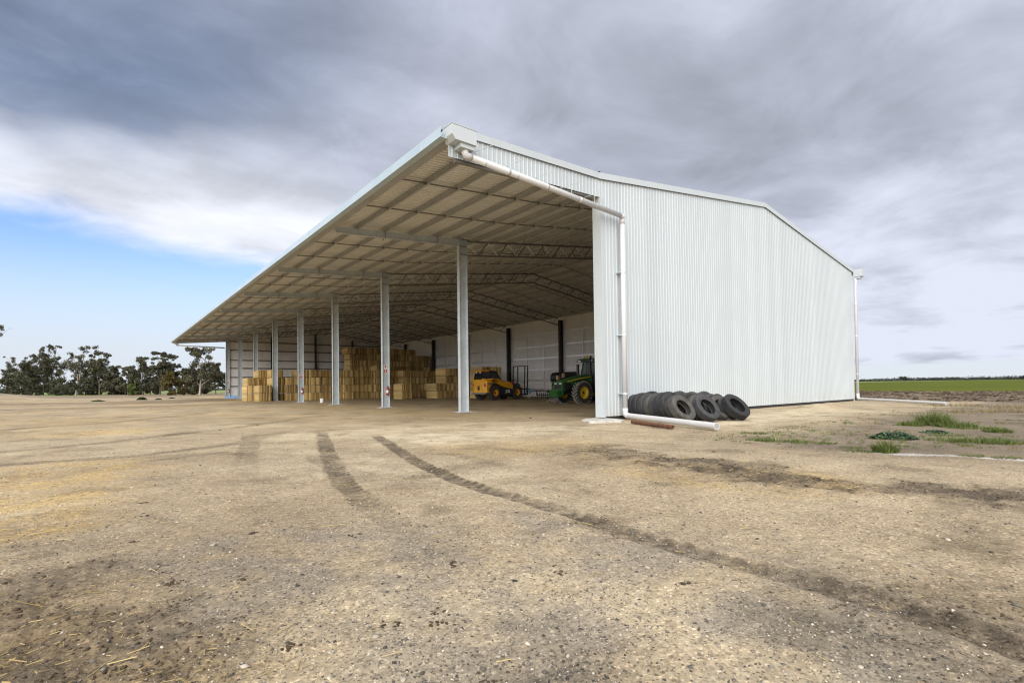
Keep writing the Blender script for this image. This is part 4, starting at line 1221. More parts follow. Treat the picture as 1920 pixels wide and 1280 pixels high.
for k in range(6):
    mb = MB(); y = -.36 + k * .145
    mb.prism([(2.72, .50), (3.06, .52), (3.10, .80), (3.02, .98), (2.74, .98)], 'y', y - .06, y + .06); mb.build('front_weight', M['green'], tract)
mb = MB(); mb.beam((3.0, -.3, .42), (3.35, -.42, .14), .05, .05); mb.beam((3.0, .3, .42), (3.35, .42, .14), .05, .05); mb.beam((2.7, 0, .4), (3.2, 0, .25), .16, .12); mb.build('front_linkage', M['steel_grey'], tract)
# guidance rails: green frame either side of the grille
for s_ in (-1, 1):
    mb = MB(); mb.beam((2.70, s_ * .52, .60), (2.70, s_ * .52, 1.55), .05, .07, (1, 0, 0)); mb.build('guard_post', M['green'], tract)
mb = MB(); mb.beam((2.70, -.52, 1.52), (2.70, .52, 1.52), .05, .07); mb.beam((2.70, -.52, .98), (2.70, .52, .98), .05, .07); mb.build('guard_rail', M['green'], tract)
# exhaust and air intake
mb = MB(); mb.tube([(.02, .62, 1.95), (.02, .62, 2.95), (.02, .62, 3.12), (-.03, .62, 3.30), (-.12, .62, 3.38)], .085, 12, radii=[.12, .12, .075, .07, .07]); o = mb.build('exhaust_stack', M['black'], tract); smooth_by_angle(o)
mb = MB(); mb.tube([(-.02, -.62, 1.95), (-.02, -.62, 2.85)], .11, 12); o = mb.build('air_intake', M['black'], tract); smooth_by_angle(o)
# mudguards over the front wheels
for s_ in (-1, 1):
    mb = MB()
    ap = [(FX + .92 * math.cos(R(t)), .80 + .92 * math.sin(R(t))) for t in range(60, 181, 15)]
    ip = [(FX + .87 * math.cos(R(t)), .80 + .87 * math.sin(R(t))) for t in range(180, 59, -15)]
    mb.prism(ap + ip, 'y', s_ * .78, s_ * 1.22); mb.build('mudguard', M['black'], tract)
    mb = MB()
    ap = [(-1.85 + 1.16 * math.cos(R(t)), 1.03 + 1.16 * math.sin(R(t))) for t in range(15, 151, 15)]
    ip = [(-1.85 + 1.10 * math.cos(R(t)), 1.03 + 1.10 * math.sin(R(t))) for t in range(150, 14, -15)]
    mb.prism(ap + ip, 'y', s_ * .62, s_ * 1.30); mb.build('mudguard', M['green'], tract)
# cab
mb = MB(); mb.box(-1.95, -.32, -.80, .80, 1.20, 1.86); mb.build('cab_base', M['black'], tract)
cab_c = {}
corners = [(-.34, -.62, 1.86), (-.34, .62, 1.86), (-1.15, .84, 1.86), (-1.15, -.84, 1.86), (-1.98, .80, 1.86), (-1.98, -.80, 1.86)]
tops = [(-.60, -.60, 3.02), (-.60, .60, 3.02), (-1.15, .80, 3.02), (-1.15, -.80, 3.02), (-2.05, .76, 3.02), (-2.05, -.76, 3.02)]
mb = MB()
for a_, b_ in zip(corners, tops): mb.beam(a_, b_, .075, .075, (1, 0, 0))
mb.build('cab_frame', M['black'], tract)
def pane(i, j, nm='window_pane'):
    a_, b_, c_, d_ = (Vector(corners[i]), Vector(corners[j]), Vector(tops[j]), Vector(tops[i]))
    nrm = (b_ - a_).cross(d_ - a_).normalized() * .008
    mb = MB(); mb.add([a_ + nrm, b_ + nrm, c_ + nrm, d_ + nrm, a_ - nrm, b_ - nrm, c_ - nrm, d_ - nrm], [(0, 1, 2, 3), (7, 6, 5, 4), (0, 4, 5, 1), (1, 5, 6, 2), (2, 6, 7, 3), (3, 7, 4, 0)])
    mb.build(nm, M['glass'], tract)
pane(0, 1, 'windscreen'); pane(1, 2); pane(2, 4); pane(0, 3); pane(3, 5); pane(4, 5)
mb = MB(); mb.prism([(-.22, 3.03), (-2.2, 3.03), (-2.2, 3.18), (-1.9, 3.28), (-.6, 3.28), (-.22, 3.14)], 'y', -.92, .92); mb.build('cab_roof', M['green'], tract)
mb = MB(); mb.box(-.30, -.18, -.9, .9, 3.035, 3.13); mb.build('roof_lamp_bar', M['black'], tract)
for y in (-.6, .6):
    mb = MB(); mb.box(-.175, -.15, y - .13, y + .13, 3.045, 3.12); mb.build('roof_lamp', M['lamp'], tract)
mb = MB(); mb.box(-.95, -.75, .93, 1.05, 3.02, 3.14); mb.tube([(-1.0, .86, 3.27), (-1.0, .86, 3.52)], .05, 8); mb.build('amber_beacon', M['amber'], tract)
mb = MB(); mb.lathe([(0.0, .16), (.10, .145), (.15, .09), (.16, 0.0), (0, 0)], (0, 0, 0), 18, False); o = mb.build('receiver_dome', M['jyellow'], tract); o.location = (-.28, 0, 3.29); o.rotation_euler = (R(90), 0, 0); smooth_by_angle(o)
mb = MB(); mb.box(-1.6, -1.1, -.25, .25, 1.87, 2.1); mb.box(-1.7, -1.55, -.25, .25, 1.9, 2.65); mb.build('seat', M['black'], tract)
mb = MB(); mb.beam((-.62, 0, 1.87), (-.85, 0, 2.35), .06, .06); mb.tube([Vector((-.85, 0, 2.36)) + Vector((.1 * math.cos(t) * .4, .18 * math.sin(t), .17 * math.cos(t))) for t in [2 * math.pi * k / 14 for k in range(15)]], .016, 6, cap=False); mb.build('steering_wheel', M['black'], tract)
for k in range(4):
    mb = MB(); mb.box(-.78, -.42, .80 + .02 * (3 - k), 1.12, .55 + .34 * k, .58 + .34 * k); mb.build('step', M['black'], tract)
mb = MB(); mb.beam((-.40, 1.1, .55), (-.45, .85, 1.9), .03, .03); mb.build('handrail', M['steel_grey'], tract)
mb = MB(); mb.beam((-.62, .66, 2.9), (-.45, 1.25, 2.85), .03, .03); mb.box(-.50, -.44, 1.15, 1.38, 2.45, 2.9); mb.build('mirror', M['black'], tract)

# ------------------------------------------------------------------ machines parked along the rear
imp = empty('disc_roller', (20.0, 26.5, 0), R(-35), 'brown disc roller with blue drawbar parked by the rear wall', 'farm implement')
mb = MB(); mb.box(-.1, 3.0, -.06, .06, .72, .84); mb.box(-.1, 3.0, -.8, -.68, .72, .84); mb.box(-.1, .02, -.8, .06, .72, .84); mb.box(2.9, 3.02, -.8, .06, .72, .84); mb.build('frame', M['brown_iron'], imp)
for k in range(14):
    mb = MB(); mb.lathe([(.02, -.03), (.30, -.012), (.32, 0), (.30, .012), (.02, .03)], (0, 0, 0), 16); o = mb.build('disc', M['brown_iron'], imp); o.location = (.15 + k * .2, -.36, .33); o.rotation_euler = (0, 0, R(90))
mb = MB(); mb.tube([(.05, -.36, .33), (2.95, -.36, .33)], .05, 8); mb.build('axle', M['brown_iron'], imp)
for x in (.05, 2.95):
    mb = MB(); mb.beam((x, -.36, .33), (x, -.36, .78), .06, .08, (1, 0, 0)); mb.build('bearing_arm', M['brown_iron'], imp)
mb = MB(); mb.beam((-.1, -.37, .78), (-1.1, -.5, .62), .12, .12); mb.box(-1.0, -.55, -.75, -.2, .55, 1.05); mb.build('drawbar', M['blue'], imp)
mb = MB(); mb.beam((-.75, -.9, 0.0), (-.75, -.9, .85), .06, .06, (1, 0, 0)); mb.beam((-.75, -.9, .7), (-.75, -.4, .7), .05, .05); mb.build('stand_leg', M['steel_grey'], imp)
mb = MB(); mb.beam((2.6, -1.15, .42), (3.9, -1.35, .34), .07, .07); mb.build('tow_bar', M['tan'], imp)

sp = empty('spreader', (17.6, 19.9, 0), R(8), 'dark spreader with rounded black cover and tan marker posts behind the tractor', 'farm implement')
mb = MB(); mb.prism([(-.75, 1.25), (-1.05, 1.9), (-1.0, 2.2), (-.75, 2.42), (-.2, 2.5), (.85, 2.52), (1.2, 2.40), (1.02, 1.9), (.75, 1.25)], 'y', -.7, .7); o = mb.build('hopper', M['black'], sp)
mb = MB(); mb.box(-1.0, 1.0, -.55, .55, .85, 1.24); mb.beam((-1.0, 0, .95), (-2.3, 0, .75), .12, .14); mb.build('frame', M['brown_iron'], sp)
for s_ in (-1, 1):
    lug_wheel('wheel', sp, (0, s_ * .85, .55), .56, .30, .28, M['rubber'], M['brown_iron'], 16)
for (x, z0, z1) in ((-1.75, .9, 2.15), (-.95, 1.2, 2.35)):
    mb = MB(); mb.beam((x, -.72, z0), (x, -.72, z1 - .35), .07, .07, (1, 0, 0)); mb.build('post', M['brown_iron'], sp)
    mb = MB(); mb.box(x - .11, x + .11, -.80, -.64, z1 - .36, z1); mb.build('marker', M['tan'], sp)
mb = MB(); mb.beam((-1.75, -.72, .9), (-1.0, -.6, .95), .07, .07); mb.build('marker_arm', M['brown_iron'], sp)

# ------------------------------------------------------------------ fire points
for yk, who in ((19.0, 'second post from the near end'), (38.0, 'fourth post from the near end'), (YEND - .14, 'corner post at the far end')):
    yf = yk - .012
    s_ = empty('fire_sign', (.25, yf, 2.30), 0, 'white and red fire point sign with arrow on the ' + who, 'sign', 'fire signs on the front posts')
    mb = MB(); mb.box(-.12, .12, -.010, -.001, 0, .52); mb.build('plate', M['white'], s_)
    mb = MB(); mb.box(-.10, .10, -.0135, -.0105, .02, .23)
    mb.prism([(-.09, .40), (.09, .40), (0, .50)], 'y', -.0135, -.0105); mb.box(-.03, .03, -.0135, -.0105, .33, .40); mb.build('print', M['sign_red'], s_)
    mb = MB(); mb.box(-.026, .026, -.0165, -.014, .05, .17); mb.box(-.012, .012, -.0165, -.014, .17, .205); mb.build('extinguisher_symbol', M['white'], s_)
    e_ = empty('fire_extinguisher', (.33, yf - .11, .82), 0, 'red fire extinguisher with white label hung on the ' + who, 'fire extinguisher', 'fire extinguishers on the front posts')
    mb = MB(); mb.tube([(0, 0, 0), (0, 0, .02), (0, 0, .42), (0, 0, .48), (0, 0, .51)], .08, 16, radii=[.07, .08, .08, .05, .03]); o = mb.build('cylinder', M['red'], e_); smooth_by_angle(o)
    mb = MB(); mb.tube([(0, 0, .14), (0, 0, .32)], .0815, 16, cap=False); o = mb.build('label_band', M['white'], e_); smooth_by_angle(o)
    mb = MB(); mb.box(-.03, .05, -.02, .02, .51, .56); mb.beam((-.02, 0, .57), (.09, 0, .60), .02, .015); mb.tube([(.05, 0, .53), (.10, -.02, .48), (.10, -.03, .30), (.09, -.03, .15)], .012, 6); mb.build('valve_and_hose', M['black'], e_)
    mb = MB(); mb.box(-.02, .02, .08, .104, .1, .5); mb.build('wall_bracket', M['black'], e_)
# white drum
dr = empty('drum', (1.0, 34.2, 0), .3, 'small white plastic drum on the ground in front of the bale wall', 'drum')
mb = MB(); mb.tube([(0, 0, 0), (0, 0, .03), (0, 0, .36), (0, 0, .40)], .16, 14, radii=[.14, .16, .16, .12]); o = mb.build('body', M['white'], dr); smooth_by_angle(o)
mb = MB(); mb.tube([(.05, 0, .40), (.05, 0, .44)], .035, 8); mb.build('cap', M['white'], dr)
# blue tarpaulin strip along the foot of the far corner
mb = MB(); nx = 24
for i in range(nx + 1):
    t = i / nx; x = -.25 + 2.5 * t; y = YEND - 1.1 - 1.2 * t
    for j, (oy, oz) in enumerate(((0.45, .02), (.28, .30 + .06 * math.sin(i * 1.9)), (-.10, .33 + .05 * math.sin(i * 2.7 + 1)), (-.30, .14 + .05 * math.sin(i * 1.3)), (-.42, .01))):
        mb.v.append((x, y + oy, oz))
for i in range(nx):
    for j in range(4): mb.f.append((i * 5 + j, (i + 1) * 5 + j, (i + 1) * 5 + j + 1, i * 5 + j + 1)); mb.m.append(0)
o = mb.build('tarpaulin', M['tarp'], None, True); tag(o, 'crumpled light blue tarpaulin along the foot of the far corner post', 'tarpaulin')

# ------------------------------------------------------------------ plants by the yard
def gh(x, y):
    xa = np.array([float(x)]); ya = np.array([float(y)])
    return float(ground_height(xa, ya, ground_masks(xa, ya))[0])
def blades(n, r, h, wid, lean=.5, seed=0, segs=3, flat=1.0, asp=1.0):
    q = np.random.default_rng(seed)
    rr_ = r * np.sqrt(q.random(n)); th = q.random(n) * 2 * np.pi
    bx, by = rr_ * np.cos(th) * asp, rr_ * np.sin(th)
    hh = h * (0.45 + 0.65 * q.random(n)) * (1 - 0.45 * (rr_ / r) ** 2)
    la = q.random(n) * 2 * np.pi
    out = np.stack([np.cos(th), np.sin(th)], -1) * (rr_ / r)[:, None] + 0.7 * np.stack([np.cos(la), np.sin(la)], -1)
    ln = lean * (0.3 + q.random(n)) * hh
    sd = np.stack([-np.sin(la), np.cos(la)], -1)
    V = []; F = []
    ts = np.linspace(0, 1, segs + 1)
    for t in ts:
        cx = bx + out[:, 0] * ln * t ** 1.8; cyy = by + out[:, 1] * ln * t ** 1.8; cz = hh * (t - 0.18 * lean * t * t) * flat
        w_ = wid * (1 - t ** 1.5 * .92) * 0.5
        V.append(np.stack([cx - sd[:, 0] * w_, cyy - sd[:, 1] * w_, cz], -1)); V.append(np.stack([cx + sd[:, 0] * w_, cyy + sd[:, 1] * w_, cz], -1))
    V = np.stack(V, 1); k = 2 * (segs + 1)
    base = np.arange(n)[:, None] * k
    F = np.concatenate([base + np.array([[2 * s, 2 * s + 1, 2 * s + 3, 2 * s + 2]]) for s in range(segs)], 0)
    tone = np.tile(q.random(n), segs)
    return V.reshape(-1, 3), F, tone
def tuft(name, x, y, n, r, h, wid, material, label, cat, lean=.5, seed=0, asp=1.0, rz=0.0, group=None):
    V, F, t = blades(n, r, h, wid, lean, seed, asp=asp)
    o = soup(name, V, F, material, t); o.location = (x, y, gh(x, y) - .01); o.rotation_euler = (0, 0, rz)
    return tag(o, label, cat, group)
G = M['grass']
tuft('grass_tuft', 5.21, -8.72, 700, .44, .56, .018, G, 'large tall dark green grass tuft on the right of the yard', 'grass tuft', .55, 1)
tuft('grass_tuft', 4.58, -8.30, 420, .34, .24, .016, G, 'low grass tuft at the left foot of the large tall tuft', 'grass tuft', .8, 2)
tuft('grass_tuft', 4.85, -9.25, 600, .42, .26, .016, G, 'spreading grass tuft right of the large tall tuft', 'grass tuft', .8, 3, 1.3, 2.3)
tuft('grass_tuft', 4.45, -9.75, 420, .42, .16, .014, G, 'flat straggling grass between the large tuft and the frame edge', 'grass tuft', .9, 4, 1.6, 2.2)
tuft('grass_tuft', 3.50, -10.35, 420, .30, .20, .015, G, 'small round grass tuft near the right edge', 'grass tuft', .8, 5)
tuft('grass_tuft', -2.71, -9.67, 520, .20, .27, .012, G, 'spiky bright grass tuft between the clover and the salt streak', 'grass tuft', .6, 6)
tuft('grass_tuft', -2.95, -9.32, 260, .20, .08, .010, G, 'flat grass patch touching the spiky bright tuft', 'grass tuft', .9, 7, 1.5, 1.9)
tuft('grass_tuft', 0.47, -10.60, 700, .42, .17, .014, G, 'long strip of low grass at the right frame edge', 'grass tuft', .8, 8, 1.5, 2.0)
tuft('grass_tuft', 0.52, -9.95, 380, .30, .12, .012, G, 'low grass strip left of the frame-edge strip', 'grass tuft', .9, 9, 1.5, 2.0)
tuft('grass_tuft', 1.6, -9.75, 260, .28, .10, .012, G, 'small flat grass patch behind the clover', 'grass tuft', .9, 10, 1.5, 2.0)
tuft('grass_tuft', -0.84, -6.33, 200, .20, .10, .011, G, 'small grass patch right of the outlet pipe end', 'grass tuft', .9, 11, 1.4, 2.2)
tuft('grass_tuft', -2.33, -7.20, 420, .26, .12, .011, G, 'low grass mat around the foot of the tall pale reed', 'grass tuft', .9, 12, 1.4, 2.2)
tuft('grass_tuft', -2.05, -7.80, 320, .24, .10, .011, G, 'low grass strip right of the tall pale reed', 'grass tuft', .9, 13, 1.6, 2.2)
tuft('grass_tuft', -2.02, -8.35, 220, .18, .10, .010, G, 'small grass patch midway between reed and spiky tuft', 'grass tuft', .9, 14, 1.4, 2.2)
tuft('grass_tuft', -2.45, -9.05, 160, .16, .08, .010, G, 'thin grass patch just left of the spiky tuft', 'grass tuft', .9, 15, 1.5, 2.2)
tuft('grass_tuft', -2.35, -10.85, 150, .15, .09, .010, G, 'small grass patch at the left end of the salt streak', 'grass tuft', .9, 16, 1.5, 2.2)
tuft('grass_tuft', -2.30, -11.3, 150, .15, .09, .010, G, 'small grass patch on the salt streak near the frame edge', 'grass tuft', .9, 17, 1.5, 2.2)
tuft('reed', -2.28, -7.45, 26, .07, .44, .014, M['reed'], 'tall pale reed leaning right out of low grass', 'reed', .55, 18)
tuft('reed', 0.20, -7.63, 16, .07, .26, .013, M['reed'], 'short dry reed between the outlet pipe and the grass tufts', 'reed', .9, 19)
tuft('weed', -0.95, -0.46, 120, .12, .10, .02, M['clover'], 'small dark weed at the foot of the corner post', 'weed', .9, 20)
for k, (x, y, r_, h_, lab) in enumerate(((14.0, -8.2, .8, .22, 'dry tan grass clump in front of the long outlet pipe'), (15.2, -9.1, .8, .20, 'dry tan grass clump right of the first dry clump'),
                                  (20.3, -6.2, 1.0, .26, 'dry grass clump at the tip of the long outlet pipe'), (20.2, -8.2, 1.2, .24, 'wide dry grass clump at the far right'), (18.6, -9.0, 1.0, .2, 'dry grass clump on the right frame edge'))):
    tuft('dry_grass', x, y, 240, r_, h_, .018, M['drygrass'], lab, 'dry grass', .7, 30 + k, 1.6, 2.3)
# clover patch: rounded leaves
def leafpatch(name, x, y, n, rx, ry, h, ls, material, label, cat, seed, rz=0):
    q = np.random.default_rng(seed)
    th = q.random(n) * 2 * np.pi; rr_ = np.sqrt(q.random(n))
    cx = rx * rr_ * np.cos(th); cyy = ry * rr_ * np.sin(th)
    cz = h * (1 - rr_ ** 2) * (0.35 + 0.65 * q.random(n)) + .012
    nrm = np.stack([q.normal(0, .45, n), q.normal(0, .45, n), np.ones(n)], -1); nrm /= np.linalg.norm(nrm, axis=1)[:, None]
    ax = np.cross(nrm, np.stack([q.normal(size=n), q.normal(size=n), q.normal(size=n)], -1)); ax /= np.linalg.norm(ax, axis=1)[:, None]
    bx = np.cross(nrm, ax); s = ls * (0.6 + .8 * q.random(n))[:, None]
    c = np.stack([cx, cyy, cz], -1)
    V = np.stack([c + ax * s * math.cos(t) + bx * s * .75 * math.sin(t) for t in np.linspace(0, 2 * np.pi, 7)[:-1]], 1)
    F = np.arange(n)[:, None] * 6 + np.arange(6)[None]
    o = soup(name, V.reshape(-1, 3), F, material, q.random(n)); o.location = (x, y, gh(x, y)); o.rotation_euler = (0, 0, rz)
    return tag(o, label, cat)
leafpatch('clover_patch', 0.13, -9.05, 900, .50, .30, .17, .026, M['clover'], 'blue-green clover patch left of the grass strips', 'clover', 51, 2.2)
leafpatch('clover_patch', 2.3, -9.35, 300, .34, .22, .08, .024, M['clover'], 'small thin clover patch behind the main clover patch', 'clover', 52, 2.2)
leafpatch('low_bush', -10.42, 76.8, 900, .65, .6, .42, .06, M['bush'], 'dark green rounded bush far left of the shed', 'bush', 53)
leafpatch('low_bush', -8.54, 75.9, 300, .45, .4, .20, .05, M['bush'], 'small flat dark bush right of the rounded bush', 'bush', 54)
leafpatch('low_bush', -15.2, 69.3, 500, .75, .5, .20, .05, M['bush'], 'flat dark bush left of the rounded bush', 'bush', 55)
leafpatch('low_bush', -6.28, 83.9, 260, .45, .4, .20, .05, M['bush'], 'small dark bush nearest the far canopy end', 'bush', 56)

# small grass sprouts nobody would count
def scatter_sprouts(n=900):
    q = np.random.default_rng(77); Vs = []; Fs = []; Ts = []; o = 0
    for i in range(n):
        t = q.random()
        if t < .6: x, y = q.uniform(-3.2, 6.0), q.uniform(-11.5, -5.8)
        else: x, y = q.uniform(6, 20), q.uniform(-12, -5)
        if x + y < -11.8: continue
        f = float(fbm(np.array([x * .7]), np.array([y * .7]), 61, 3)[0])
        if f < .52: continue
        V, F, tn = blades(int(q.integers(8, 26)), q.uniform(.04, .12), q.uniform(.04, .10), .009, .9, int(q.integers(1 << 30)), asp=1.6)
        V = V + np.array([x, y, -.012]); Vs.append(V); Fs.append(F + o); Ts.append(tn); o += len(V)
    return np.concatenate(Vs), np.concatenate(Fs), np.concatenate(Ts)
tag(soup('grass', *scatter_sprouts()[:2], M['grass'], scatter_sprouts()[2]), kind='stuff')

def scatter_dry(n=420):
    q = np.random.default_rng(78); Vs = []; Fs = []; Ts = []; o = 0
    for i in range(n):
        x, y = q.uniform(-3.4, 16.0), q.uniform(-12, -5.6)
        if x + y < -11.8: continue
        f = float(fbm(np.array([x * .6 + 5]), np.array([y * .6]), 63, 3)[0])
        if f < .50: continue
        V, F, tn = blades(int(q.integers(4, 14)), q.uniform(.04, .16), q.uniform(.06, .20), .007, .9, int(q.integers(1 << 30)), asp=1.5)
        V = V + np.array([x, y, -.012]); Vs.append(V); Fs.append(F + o); Ts.append(tn); o += len(V)
    return np.concatenate(Vs), np.concatenate(Fs), np.concatenate(Ts)
dV, dF, dT = scatter_dry()
tag(soup('dry_weeds', dV, dF, M['drygrass'], dT), kind='stuff')
# ------------------------------------------------------------------ loose stones, clods and straw on the yard
def ring_points(n, rmin, rmax, q, pw=1.0):
    t = q.random(n); r = (rmin ** (2 - pw) + t * (rmax ** (2 - pw) - rmin ** (2 - pw))) ** (1 / (2 - pw)) if pw != 2 else rmin * (rmax / rmin) ** t
    a = view_az + np.radians(q.uniform(-52, 52, n))
    return CAM.x + r * np.cos(a), CAM.y + r * np.sin(a), r
ICO_V = np.array([(0, -.53, .85), (0, .53, .85), (0, -.53, -.85), (0, .53, -.85), (-.53, .85, 0), (.53, .85, 0), (-.53, -.85, 0), (.53, -.85, 0), (.85, 0, -.53), (.85, 0, .53), (-.85, 0, -.53), (-.85, 0, .53)])
ICO_F = np.array([(0, 9, 1), (0, 1, 11), (0, 7, 9), (0, 6, 7), (0, 11, 6), (1, 9, 5), (1, 5, 4), (1, 4, 11), (2, 3, 8), (2, 10, 3), (2, 8, 7), (2, 7, 6), (2, 6, 10), (3, 5, 8), (3, 4, 5), (3, 10, 4), (4, 10, 11), (5, 9, 8), (6, 11, 10), (7, 8, 9)])
OCT_V = np.array([(1, 0, 0), (-1, 0, 0), (0, 1, 0), (0, -1, 0), (0, 0, 1), (0, 0, -1.0)])
OCT_F = np.array([(0, 2, 4), (2, 1, 4), (1, 3, 4), (3, 0, 4), (2, 0, 5), (1, 2, 5), (3, 1, 5), (0, 3, 5)])
def lumps(name, x, y, size, tone, material, q, tv, tf, flat=.6, sink=.25, jitter=.3):
    n = len(x)
    msk = ground_masks(x, y); z = ground_height(x, y, msk)
    V = tv[None] * (1 + q.uniform(-jitter, jitter, (n, len(tv), 1)))
    V = V * np.stack([1 + q.uniform(-.3, .5, n), 1 + q.uniform(-.3, .3, n), flat * (1 + q.uniform(-.3, .3, n))], -1)[:, None]
    a = q.random(n) * 2 * np.pi; ca, sa = np.cos(a)[:, None], np.sin(a)[:, None]
    tl = q.normal(0, .25, n)[:, None]
    X = V[..., 0] * ca - V[..., 1] * sa; Y = V[..., 0] * sa + V[..., 1] * ca; Z = V[..., 2] + X * tl
    V = np.stack([X, Y, Z], -1) * size[:, None, None]
    V = V + np.stack([x, y, z + size * flat * (1 - 2 * sink) * .5], -1)[:, None]
    F = (np.arange(n)[:, None, None] * len(tv) + tf[None]).reshape(-1, 3)
    return tag(soup(name, V.reshape(-1, 3), F, material, np.repeat(tone, len(tf))), kind='stuff')
q = np.random.default_rng(303)
x, y, r = ring_points(52000, 1.6, 17, q, 1.75)
mk = ground_masks(x, y)
dens = np.clip(0.16 + .9 * mk['gravel'] + 0.8 * sst(fbm(x * 1.1, y * 1.1, 71, 4), .47, .62) - .45 * mk['mud'] - .25 * mk['track'], 0.03, 1)
k = q.random(len(x)) < dens; x, y, r = x[k], y[k], r[k]; mk = {a_: b_[k] for a_, b_ in mk.items()}
size = np.exp(q.normal(-5.35, .42, len(x))) * (0.9 + .035 * r)
t = q.random(len(x)); tone = np.where(t < .34 + .25 * mk['gravel'], q.uniform(.0, .22, len(x)), np.where(t < .93, q.uniform(.30, .70, len(x)), q.uniform(.8, 1, len(x))))
lumps('gravel', x, y, size, tone, M['stone'], q, OCT_V, OCT_F, .62)
x, y, r = ring_points(650, 1.8, 13, q, 1.6)
lumps('pebbles', x, y, np.exp(q.normal(-4.55, .30, len(x))), np.where(q.random(len(x)) < .55, q.uniform(0, .3, len(x)), q.uniform(.35, .78, len(x))), M['stone'], q, ICO_V, ICO_F, .55, .3)
# clods: along the tracks and over the churned mud, and dark crumbs elsewhere
x, y, r = ring_points(60000, 1.8, 22, q, 1.5)
mk = ground_masks(x, y)
pr = np.clip(mk['mud'] * 1.1 + mk['track'] * .55 + .012, 0, 1)
k = q.random(len(x)) < pr * .55; x, y, r = x[k], y[k], r[k]; mk = {a_: b_[k] for a_, b_ in mk.items()}
size = np.minimum(np.exp(q.normal(-5.25, .5, len(x))), .0035 + .0014 * r) * (.75 + .05 * r) * (1 + 1.0 * mk['mud'])
lumps('soil_crumbs', x, y, size, np.clip(q.normal(.42, .22, len(x)), 0, 1), M['clod'], q, ICO_V, ICO_F, .55, .3)
n = 5200
x = q.uniform(22, 64, n); y = q.uniform(-16, 16, n)
k = (ground_masks(x, y)['soil'] > .3) & (fbm(x * .5, y * .5, 91, 3) > .42); x, y = x[k], y[k]
lumps('ploughed_clods', x, y, np.minimum(np.exp(q.normal(-2.5, .45, len(x))), .2), np.clip(q.normal(.30, .22, len(x)), 0, 1), M['clod'], q, ICO_V, ICO_F, .6, .3)
# big dark clods where the photograph shows them
spots = [(-13.93, -8.58), (-13.54, -8.84), (-13.93, -5.28), (-13.99, -6.07), (-12.53, -8.32), (-13.9, -8.95), (-12.71, -10.16), (-12.8, -10.31), (-13.51, -10.04), (-13.01, -10.14), (-14.1, -7.2), (-13.2, -7.6), (-12.2, -9.5), (-11.2, -10.9), (-11.7, -10.2)]
cx_, cy2 = [], []
for (a_, b_) in spots:
    for k in range(9): cx_.append(a_ + q.normal(0, .035)); cy2.append(b_ + q.normal(0, .03))
lumps('dung_clods', np.array(cx_), np.array(cy2), np.exp(q.normal(-4.55, .35, len(cx_))), np.clip(q.normal(.15, .12, len(cx_)), 0, 1), M['clod'], q, ICO_V, ICO_F, .5, .3)
# loose straw stalks
x, y, r = ring_points(42000, 1.7, 24, q, 1.6)
mk = ground_masks(x, y)
k = q.random(len(x)) < np.clip((mk['straw'] * .55 + .02) * (.35 + .65 * sst(r, 2.2, 6)), 0, 1); x, y, r = x[k], y[k], r[k]
n = len(x); z = ground_height(x, y, ground_masks(x, y)) + q.uniform(.003, .018, n)
a = q.random(n) * np.pi; ln = np.exp(q.normal(-3.35, .55, n)) * (1 + .04 * r); w_ = q.uniform(.0008, .0019, n) * (1 + .10 * r)
d2 = np.stack([np.cos(a), np.sin(a), q.normal(0, .10, n)], -1); s2_ = np.stack([-np.sin(a), np.cos(a), np.zeros(n)], -1)
c = np.stack([x, y, z], -1); upz = np.array([0, 0, 1.0])
V = np.stack([c - d2 * ln[:, None] / 2 - s2_ * w_[:, None], c - d2 * ln[:, None] / 2 + s2_ * w_[:, None], c - d2 * ln[:, None] / 2 + upz * w_[:, None] * 1.6,
              c + d2 * ln[:, None] / 2 - s2_ * w_[:, None], c + d2 * ln[:, None] / 2 + s2_ * w_[:, None], c + d2 * ln[:, None] / 2 + upz * w_[:, None] * 1.6], 1)
F = (np.arange(n)[:, None, None] * 6 + np.array([(0, 3, 5, 2), (2, 5, 4, 1)])[None]).reshape(-1, 4)
tag(soup('loose_straw', V.reshape(-1, 3), F, M['strawbits'], np.repeat(q.random(n), 2)), kind='stuff')

